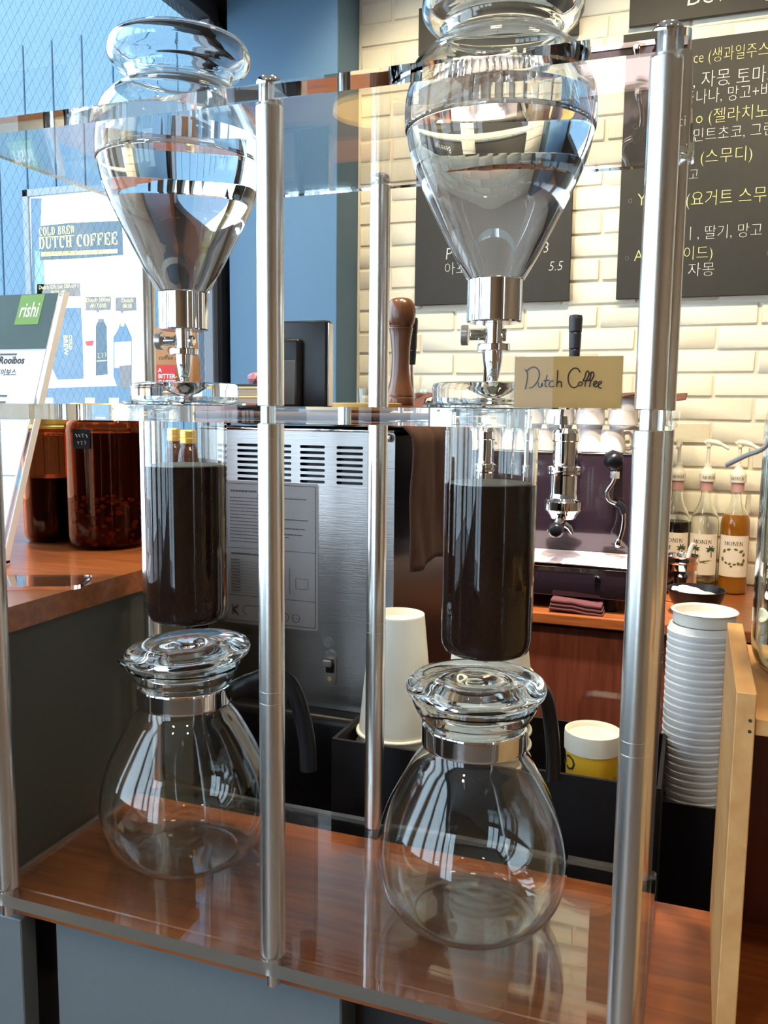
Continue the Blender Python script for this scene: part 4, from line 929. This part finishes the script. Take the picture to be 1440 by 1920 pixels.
# cloth over cups
xs0, xs1 = at_y(725, 700, cyy)[0], at_y(1290, 700, cyy)[0]
def capfn(u, v):
    x = xs0 + (xs1-xs0)*u; y = 2.285 + .16*v
    z = zc2 + .0760 + .010*noise.noise((u*7, v*2.5, 9)) + .006*math.sin(u*31) *(1-v)
    if v < .2: z -= .030*(1-v/.2)*(.35 + .65*abs(math.sin(u*6+1)))* (1.4 if u < .16 else .35)
    k = max(0, 1-abs(u-.40)/.045); z += .030*k*(1-abs(v-.3))
    return (x, y, max(z, zc2 + .0752) if v > .2 else z)
mb = sheet('cloth', capfn, 110, 24, M['cloth'])
cl = tag(link('cup_cloth', mb.mesh('cup_cloth', pbr('reddish_brown_cloth', (0.16, 0.062, 0.040), 0.9, 0, 0.3, 400, 0.2), 180, recalc=False)), 'reddish brown cloth covering the cups on the espresso machine', 'cloth')
sm = cl.modifiers.new('thick', 'SOLIDIFY'); sm.thickness = .003; sm.offset = 1

# ---- towel on back counter
q = at_z(1072, 1160, WZ)
tw = MB()
for k, (hw0, z0_, z1_) in enumerate(((.064, .001, .009), (.062, .0095, .018), (.060, .0185, .028))):
    tw.box(-hw0, hw0, -.03, .03, z0_, z1_, .0038, 3)
bmesh.ops.subdivide_edges(tw.bm, edges=[e for e in tw.bm.edges if e.calc_length() > .03], cuts=6)
for v in tw.bm.verts: v.co += Vector((0, 0, .0035*noise.noise((v.co.x*30, v.co.y*25, 2)) - v.co.x*.06 + .002))
for v in tw.bm.verts: v.co.z = max(v.co.z, .0005)
tag(link('folded_towel', tw.mesh('towel', M['towel'], 60), None, (q[0]+.002, 2.062, WZ), (0, 0, 0)), 'folded burgundy towel on the back counter edge, below the espresso machine', 'towel')

# ================================================================== SYRUP BOTTLES
def bottle(loc, label, liq, level, spout, prints):
    t = thing('syrup_bottle', label, 'bottle', loc, math.radians(-4))
    P = smoothprof([(0, .001), (.033, .001), (.0365, .004), (.0372, .010), (.0372, .175), (.0365, .190), (.0330, .205), (.0250, .222), (.0180, .238), (.0150, .252), (.0138, .275), (.0135, .292)], 3)
    I = offset_prof(P, .0022)
    if liq != 'clear':
        lv = [p for p in I if p[1] < level]; rr = rad_at(I, level)
        link('glass_body', MB().lathe(P + [(.0115, .292)] + [p for p in I[::-1] if p[1] > level and p[0] > .001][1:] + [(rr, level)], 44).mesh('glass_body', M['glass'], 60, recalc=False), t)
        link('syrup', MB().lathe([(0, .0032)] + [(p[0]+.0004, p[1]) for p in lv if p[0] > .003] + [(rr+.0004, level), (0, level)], 44).mesh('syrup', M[liq], 50), t)
    else:
        link('glass_body', MB().lathe(P + [(.0115, .292)] + [p for p in I[::-1] if p[0] > .001][1:] + [(0, .0032)], 44).mesh('glass_body', M['glass'], 60, recalc=False), t)
        rr = rad_at(I, level)
        link('syrup', MB().lathe([(0, .0042)] + [(p[0]-.0006, p[1]) for p in I if .004 < p[1] < level and p[0] > .003] + [(rr-.0006, level), (0, level)], 44).mesh('syrup', M['ambersyrup' if False else 'clearsyrup'], 50), t)
    lab = link('label', MB().lathe([(.0374, .048), (.0379, .048), (.0379, .158), (.0374, .158), (.0374, .048)], 30, a0=-PI/2-1.15, a1=-PI/2+1.15).mesh('label', M['label'], 40), t)
    link('seal_ring', MB().lathe([(.0136, .272), (.0165, .272), (.0165, .296), (.0136, .296)], 28).mesh('seal_ring', M['pinkring'], 40), t)
    pm = link('pump', MB().lathe([(0, .2965), (.0195, .2965), (.0205, .298), (.0205, .318), (.0195, .3195), (.0190, .322), (.0125, .330), (.0095, .336), (.0085, .344), (0, .345)], 32).mesh('pump', M['pump'], 40), t)
    s2 = MB(); s2.cyl(.0046, .345, .392, 14); s2.cyl(.0075, .390, .397, 16)
    d = Vector((math.cos(spout), math.sin(spout), 0))
    s2.tube(smoothprof([tuple(-d*.010 + Vector((0, 0, .399))), tuple(Vector((0, 0, .403))), tuple(d*.025 + Vector((0, 0, .399))), tuple(d*.052 + Vector((0, 0, .386)))], 4), [.006]*3 + [.0075]*6 + [.005]*4, 12)
    link('pump_spout', s2.mesh('pump_spout', M['pump'], 40), pm)
    mm, wdt = serif_word('MONIN', .0085, .0072, M['ink'], False, .0003)
    for v in mm.vertices: x = v.co.x - wdt/2; a = x/.0208; v.co = (math.sin(a)*.0208, -math.cos(a)*.0208, v.co.z)
    link('lettering', mm, pm, (0, 0, .3035), (0, 0, math.radians(prints[1])))
    mm, wdt = serif_word('MONIN', .0105, .0100, M['ink'], False, .0003)
    for v in mm.vertices: x = v.co.x - wdt/2; a = x/.0382; v.co = (math.sin(a)*.0382, -math.cos(a)*.0382, v.co.z)
    link('lettering', mm, lab, (0, 0, .132))
    pr = MB(); rnd = random.Random(11)
    def leaf(cx, cz, l, w, ang):
        c, s_ = math.cos(ang), math.sin(ang)
        pr.prism([[(cx + a*c - b*s_, cz + a*s_ + b*c) for a, b in ((-l, 0), (-.3*l, w), (.4*l, w*.8), (l, 0), (.4*l, -w*.8), (-.3*l, -w))]], 0, .0003)
    if prints[0] == 'nut':
        for cx, cz, l, w, an in ((-.024, .116, .0065, .004, 1.2), (-.012, .121, .006, .0035, .3), (.006, .122, .006, .003, -.3), (.020, .117, .007, .004, .5), (.027, .108, .006, .004, 1.2), (-.029, .094, .007, .004, 1.8), (.028, .092, .006, .004, 1.4), (-.018, .085, .005, .003, -.5), (-.008, .083, .005, .003, .5), (.004, .082, .005, .003, .2), (.014, .084, .006, .004, -.8), (.024, .083, .006, .005, .9), (-.004, .076, .004, .003, 0)): leaf(cx, cz, l, w, an)
        pm_ = M['leaf']
    else:
        for cx, cz in ((-.020, .119), (.022, .118)):
            for an in (-2.6, -2.2, 2.8, .3, -.4, -.8, 1.9, 1.2): leaf(cx + .007*math.cos(an), cz + .004*math.sin(an), .008, .0022, an)
            pr.prism([[(cx, cz), (cx+.0022, cz), (cx+.004, cz-.022), (cx+.001, cz-.022)]], 0, .0003)
        leaf(.010, .086, .016, .0016, .1); leaf(.002, .082, .014, .0014, -.1)
        pm_ = M['palm']
    pme = pr.mesh('print', pm_)
    for v in pme.vertices: a = v.co.x/.0380; zz = v.co.y; e_ = v.co.z; v.co = (math.sin(a)*(.0380+e_), -math.cos(a)*(.0380+e_), zz)
    link('printed_motif', pme, lab)
    return t
BY = 2.455
bottle((at_y(1266, 1000, BY)[0], BY, WZ), 'black syrup bottle with pump, nearest the right post by the brick wall', 'syrup', .186, -.5*PI, ('palm', 10))
bottle((at_y(1320, 1000, BY)[0], BY, WZ), 'nearly empty clear syrup bottle with palm tree label, middle of three', 'clear', .030, -.12, ('palm', 22))
bottle((at_y(1378, 1000, BY)[0], BY, WZ), 'amber syrup bottle with leaf wreath label and pump, rightmost of three', 'ambersyrup', .212, -.35, ('nut', -4))
# steel pot with spoon
q = at_z(1272, 1112, WZ); q = (at_y(1274, 1080, 2.30)[0], 2.30)
t = thing('steel_pot', 'shiny steel pot on the back counter, in front of the syrup bottles', 'pot', (q[0], q[1], WZ))
pzt = at_y(1274, 1040, 2.30)[2] - WZ
link('body', MB().lathe(smoothprof([(0, .001), (.040, .001), (.043, .004), (.0435, pzt*.55), (.0425, pzt*.80), (.0455, pzt*.86), (.0455, pzt*.985), (.0470, pzt)], 3) + [(.0455, pzt-.0005), (.0440, pzt*.97), (.0440, pzt*.84), (.041, pzt*.5), (0, .005)], 48).mesh('body', M['chrome'], 50), t)
tag(link('spoon', MB().tube([(0, 0, .012), (.022, -.006, .075), (.036, -.012, .138), (.041, -.014, .150)], [.004, .0045, .0062, .0055], 12).mesh('spoon', M['ceramic'], 60), None, (q[0]-.012, q[1]+.01, WZ)), 'white spoon handle sticking out of the steel pot', 'spoon')
# black bowl of powder
q = at_y(1304, 1130, 2.15)
t = tag(link('black_bowl', MB().lathe(smoothprof([(0, .001), (.032, .001), (.036, .004), (.056, .030), (.0665, .058), (.0675, .062)], 3) + [(.0655, .0622), (.0635, .057), (.053, .032), (.032, .010), (0, .008)], 48).mesh('bowl', M['black'], 60), None, (q[0], 2.15, WZ)), 'small black bowl of white powder, in front of the steel pot', 'bowl')
pw = MB().lathe(smoothprof([(0, .048), (.02, .050), (.04, .0495), (.056, .0475)], 3) + [(.050, .030), (0, .02)], 40)
for v in pw.bm.verts:
    if v.co.z > .04: v.co.z += .010*noise.noise(v.co*40) - v.co.x*.16 + .003
for v in pw.bm.verts:
    rmax = .036 + (max(.012, v.co.z)-.006)*.46
    r0 = math.hypot(v.co.x, v.co.y)
    if r0 > rmax-.002: v.co.x *= (rmax-.002)/r0; v.co.y *= (rmax-.002)/r0
tag(link('white_powder', pw.mesh('powder', M['powder'], 60), None, (q[0], 2.15, WZ)), 'heap of white powder in the black bowl', 'powder', None, 'stuff')

# ================================================================== BLACK BOX, CUPS, TUB, LIDS
bx0, bx1, by0, by1, bz1 = -.361, -.016, .832, .985, -.36
mb = MB().box(bx0, bx1, by0, by1, WL+.0005, WZ+.004)
mb.box(bx0, bx1, by0, by0+.004, WZ+.004, bz1).box(bx0, bx1, by1-.004, by1, WZ+.004, bz1).box(bx0, bx0+.004, by0+.004, by1-.004, WZ+.004, bz1).box(bx1-.004, bx1, by0+.004, by1-.004, WZ+.004, bz1)
tag(link('black_box', mb.mesh('black_box', M['blackmatte'])), 'long open black box holding paper cups, behind the stand', 'box')
def cup_mesh(rt, rb, h):
    """inverted paper cup, rim at z=0"""
    rr = .0024; p = []
    p += [(rt-.0006, .0022)]
    for k in range(9):
        a = -PI*.75 + k*PI*1.5/8; p.append((rt+.0012 + rr*math.cos(a), rr + rr*math.sin(a)))
    p += [(rt, .0052), (rb+.0004, h-.001), (rb, h), (rb-.0012, h), (rb-.0022, h-.009), (0, h-.009), (0, h-.0105), (rb-.0030, h-.0105), (rt-.0014, .004), (rt-.0006, .0022)]
    return MB().lathe(p, 48).mesh('paper_cup', M['cupwhite'], 40)
ORD = ['', 'second', 'third', 'fourth', 'fifth', 'sixth', 'seventh', 'eighth', 'ninth', 'tenth', 'eleventh', 'twelfth', 'thirteenth', 'fourteenth', 'fifteenth', 'sixteenth', 'seventeenth', 'eighteenth', 'nineteenth', 'twentieth']
ORD += ['twenty ' + o for o in ('first', 'second', 'third', 'fourth', 'fifth', 'sixth', 'seventh', 'eighth', 'ninth')] + ['thirtieth']
c16 = cup_mesh(.0435, .0300, .140)
q1 = at_y(745, 1250, .905); ztop1 = at_y(748, 1150, .905)[2]
n1 = 8
z_first = WZ + .0045; step = (ztop1 - .140 - z_first)/(n1-1)
for k in range(n1):
    lab = 'top inverted white paper cup of the left stack in the black box' if k == n1-1 else 'nested inverted white paper cup in the left stack, %s from its top' % ORD[n1-1-k]
    tag(link('paper_cup', c16, None, (q1[0], .905, z_first + step*k)), lab, 'cup', 'left stack of inverted paper cups')
q2 = at_y(919, 1240, .893); zr2 = at_y(919, 1262, .893)[2]
c12 = cup_mesh(.0440, .0305, .108); n2 = 13; step = (zr2 - z_first)/(n2-1)
for k in range(n2):
    lab = 'top inverted white paper cup of the right stack, behind the right coffee tube' if k == n2-1 else 'nested inverted white paper cup in the right stack, %s from its top' % ORD[n2-1-k]
    tag(link('paper_cup', c12, None, (q2[0], .893, z_first + step*k)), lab, 'cup', 'right stack of inverted paper cups')
# yellow tub
yq = .885; q = at_y(1112, 1372, yq); hb = q[2] - (WZ+.0045)
ra = (at_y(1160, 1372, yq)[0] - at_y(1062, 1372, yq)[0])/2 + .002
t = thing('yellow_tub', 'yellow paper tub with white lid in the black box, left of the right post', 'tub', (q[0], yq, WZ+.0045))
link('tub', MB().lathe([(0, 0), (ra*.80, 0), (ra*.965, hb-.016), (ra*.965, hb-.008), (0, hb-.008)], 48).mesh('tub', M['yellowcup'], 40), t)
link('lid', MB().lathe([(ra*.97, hb-.018), (ra+.0004, hb-.018), (ra+.0008, hb-.003), (ra+.0004, hb+.002), (ra-.001, hb+.0025), (ra-.0025, hb+.001), (ra-.003, hb-.0035), (0, hb-.0035), (0, hb-.0045), (ra*.97, hb-.0045), (ra*.97, hb-.018)], 48).mesh('lid', M['cupwhite'], 40), t)
lettering(t, 'CO', .022, M['ink'], (0, 0, hb-.022), align='LEFT', ext=.0003, bend=ra*.962, m=Matrix.Rotation(PI, 4, 'Y'), rot=(0, 0, math.radians(-30)))
scribble(t, .006, .034, hb-.046, .006, M['ink'], r=.0004, seed=6, bend=ra*.945)
# clear container
a, b = at_y(1083, 1330, .955), at_y(1250, 1330, .955); ztp = at_y(1120, 1305, .955)[2]
lpq = rrect(a[0], b[0], WZ+.0046, ztp, .016, 8)
lpi = rrect(a[0]+.0014, b[0]-.0014, WZ+.0062, ztp-.0014, .0148, 8)
mb = MB().prism([lpq, lpi], 0, .020); mb.prism([lpi], .0085, .0100)
mb.xform(Matrix.Translation((0, .975, 0)) @ UPR)
tag(link('clear_case', mb.mesh('clear_case', M['thinplastic'])), 'clear plastic case with rounded corners standing behind the yellow tub', 'case')
# lids in a black holder
hx0, hx1, hy0, hy1 = at_y(1240, 1505, .955)[0], .060, .955, 1.048
hz1 = at_y(1240, 1502, .955)[2]
mb = MB().box(hx0, hx1, hy0, hy1, WL+.0005, WZ+.004).box(hx0, hx1, hy0, hy0+.003, WZ+.004, hz1).box(hx0, hx1, hy1-.003, hy1, WZ+.004, hz1).box(hx0, hx0+.003, hy0+.003, hy1-.003, WZ+.004, hz1).box(hx1-.003, hx1, hy0+.003, hy1-.003, WZ+.004, hz1)
tag(link('lid_holder', mb.mesh('lid_holder', M['blackmatte'])), 'square black holder under the tall stack of white lids', 'box')
rL = .0362; lcx = (at_y(1250, 1180, 1.0)[0] + at_y(1382, 1180, 1.0)[0])/2; lcy = 1.0
lidm = MB().lathe([(rL-.0016, .0), (rL, .0002), (rL+.0002, .0046), (rL-.0010, .0060), (rL-.0016, .0105), (rL-.0030, .0122), (rL-.0050, .0122), (rL-.0064, .0080), (0, .0080), (0, .0072), (rL-.0072, .0072), (rL-.0060, .0108), (rL-.0042, .0108), (rL-.0030, .0058), (rL-.0016, .0)], 48).mesh('cup_lid', M['lidwhite'], 40)
ltop = at_y(1316, 1166, lcy)[2]; nl = 29; z0_ = WZ+.0046; step = (ltop - .014 - z0_)/(nl-1)
for k in range(nl):
    tag(link('cup_cover', lidm, None, (lcx + random.uniform(-.00015, .00015), lcy + random.uniform(-.00015, .00015), z0_ + step*k)), 'white plastic cup lid, %s from the top of the tall lid stack' % ORD[nl-k], 'lid', 'stacked white cup lids')
toplid = MB().lathe([(0, 0), (rL-.004, 0), (rL-.003, .001), (rL-.0030, .0130), (rL-.0018, .0142), (rL-.0008, .0138), (rL-.0004, .0146), (rL-.0016, .0156), (rL-.0040, .0150), (rL-.0050, .0140), (rL-.0056, .0060), (0, .0060)], 56).mesh('cup_lid', pbr('white_lid_top', (0.85, 0.84, 0.80), 0.4), 40)
tag(link('cup_cover', toplid, None, (lcx+.0022, lcy, ltop-.0012)), 'topmost white cup lid, dished side up, on the tall lid stack', 'lid')

# ================================================================== PINE STAND WITH JAR
k_ = 1.085
px0, px1, pyF, pyB, pzt_ = .030*1.02, .0425, .562, .752, -.1725
ps = thing('pine_stand', 'small pine wood stand with a shelf at the right edge of the ledge', 'stand', (.12, .66, LZ))
o_ = at(ps)
link('side_board', MB().box(px0, px1, pyF, pyB, LZ+.0005, pzt_, .0006, 1).mesh('side_board', M['pine']), ps, o_)
link('side_board', MB().box(.225, .2375, pyF, pyB, LZ+.0005, pzt_, .0006, 1).mesh('side_board', M['pine']), ps, o_)
link('shelf', MB().box(px1+.0002, .2248, pyF+.004, pyB, -.2005, -.1895, .0006, 1).mesh('shelf', M['pine']), ps, o_)
link('back_rail', MB().box(px0, .2375, pyB+.0002, pyB+.010, -.170, -.1895+.004, .0006, 1).mesh('back_rail', M['pine']), ps, o_) if False else None
link('back_board', MB().box(px0, .2375, pyB+.0002, pyB+.006, LZ+.0005, -.2010).mesh('back_board', M['cabinet']), ps, o_)
link('nail', MB().cyl(.0011, -.0004, .0004, 10, (px1-.003, pyF, -.190), 'Y').mesh('nail', M['ink']), ps, o_)
link('nail', MB().cyl(.0011, -.0004, .0004, 10, (px1-.003, pyF, -.197), 'Y').mesh('nail', M['ink']), ps, o_)
jr = .060; jx, jy = px1 + .0015 + jr, .672
t = thing('clip_jar', 'large clear glass clip top jar on the pine stand, cut by the right edge', 'jar', (jx, jy, -.1893))
P = smoothprof([(0, .002), (jr*.72, .002), (jr*.90, .006), (jr*.985, .018), (jr, .032), (jr, .170), (jr*.985, .188), (jr*.90, .204), (jr*.76, .214), (jr*.72, .222), (jr*.74, .230)], 4)
I = offset_prof(P, .0032)
link('jar_glass', MB().lathe(P + [(jr*.70, .2305)] + [p for p in I[::-1] if p[0] > .001][1:] + [(0, .006)], 72).mesh('jar_glass', glass('greenish_glass', (.95, .985, .965), 1.47), 60, recalc=False), t)
link('lid', MB().lathe(smoothprof([(0, .2375), (jr*.70, .2375), (jr*.76, .240), (jr*.76, .246), (jr*.6, .252), (0, .254)], 3), 48).mesh('lid', M['glass'], 50), t)
link('gasket', MB().lathe([(jr*.66, .2325), (jr*.76, .2325), (jr*.76, .2372), (jr*.66, .2372), (jr*.66, .2325)], 48).mesh('gasket', pbr('rubber', (0.35, 0.22, 0.12), 0.6), 30), t)
wire = MB(); wire.tube([(jr*.74*math.cos(a*PI/16), jr*.74*math.sin(a*PI/16), .223) for a in range(33)], .0013, 8)
p0 = Vector(at_y(1436, 836, .625)); p1 = Vector(at_y(1360, 873, .625))
base = Vector((jx, jy, -.1893))
wire.tube(smoothprof([tuple(Vector((-jr*.74, 0, .2230))), tuple(Vector((-jr*.70, -.02, .228))), tuple(p0-base), tuple((p0+p1)/2-base), tuple(p1-base)], 4), .0017, 10)
link('wire_bail', wire.mesh('wire_bail', pbr('grey_wire', (0.42, 0.45, 0.50), 0.35, 0.6), 60), t)

# ================================================================== CHALKBOARDS
by_ = WY - .012
def board(name, x0, x1, z0, z1, label):
    t = thing(name, label, 'chalkboard', ((x0+x1)/2, by_-.008, z0))
    link('slate', MB().box(-(x1-x0)/2, (x1-x0)/2, -.004, .008, 0, z1-z0, .0012, 1).mesh('slate', M['board']), t)
    return t
cyb = by_ - .008
hl = board('menu_header', -.838, -.370, 1.041, 1.173, 'blank looking black header board above the left chalkboard')
ml = board('menu_board', -.838, -.370, .3155, .988, 'left black chalkboard on the brick wall, behind the right flask')
hr = board('menu_header', -.2345, .60, 1.041, 1.173, 'black header board with chalked Beverage, at the top right')
mr = board('menu_board', -.2390, .60, .3155, .988, 'right black chalkboard with Korean drinks menu in chalk')
def chalk(t, body, px, py, cap, mat, anchor='LEFT', shear=.0, sx=.86, off=-.0008, slope=0.0):
    p = at_y(px, py, cyb-.0045); d_ = math.hypot(p[0], p[1]); size = cap/F*d_
    lettering(t, body, size, mat, (p[0]-t.location.x, -.0045, p[2]-(t.location.z-ZC)), name='chalk_lettering', align=anchor, shear=shear, sx=sx, off=off, ext=.0005)
Yc, Wc = M['chalky'], M['chalkw']
chalk(hr, 'Beverage', 1284, 12, 44, Wc, shear=.1, sx=1.0)
chalk(mr, 'ce (생과일주스)', 1299, 119, 26, Yc, sx=.74)
chalk(mr, ', 자몽', 1298, 164, 30, Wc, sx=.86); chalk(mr, '. 토마토', 1363, 159, 30, Wc, sx=.86)
chalk(mr, '나나, 망고+바나', 1303, 194, 27, Wc, sx=.78)
chalk(mr, 'ci', 1270, 231, 26, Wc)
chalk(mr, 'o (젤라치노)', 1303, 232, 27, Yc, sx=.88)
chalk(mr, ', 민트초코, 그린티', 1285, 266, 25, Wc, sx=.86)
chalk(mr, '(스무디)', 1311, 306, 27, Yc, sx=.92)
chalk(mr, '고', 1290, 337, 22, Wc)
chalk(mr, 'Y', 1194, 386, 30, Yc); chalk(mr, '(요거트 스무디)', 1284, 386, 29, Yc, sx=.86)
chalk(mr, 'ㅣ, 딸기, 망고', 1282, 449, 26, Wc, sx=.86)
chalk(mr, 'A', 1188, 490, 28, Yc); chalk(mr, '이드)', 1279, 486, 26, Yc, sx=.9)
chalk(mr, '자몽', 1288, 517, 26, Wc, sx=.95)
for px, py in ((1191, 232), (1185, 312), (1181, 377), (1175, 484)): chalk(mr, '○', px-4, py+4, 10, Wc)
chalk(mr, '○', 1436, 480, 14, Yc)
chalk(ml, 'P', 834, 487, 30, Wc, shear=.1); chalk(ml, '3', 1017, 474, 27, Wc, shear=.1)
chalk(ml, '아포', 832, 514, 25, Wc, sx=.95); chalk(ml, '5.5', 1027, 508, 24, Wc, shear=.2, sx=.9)
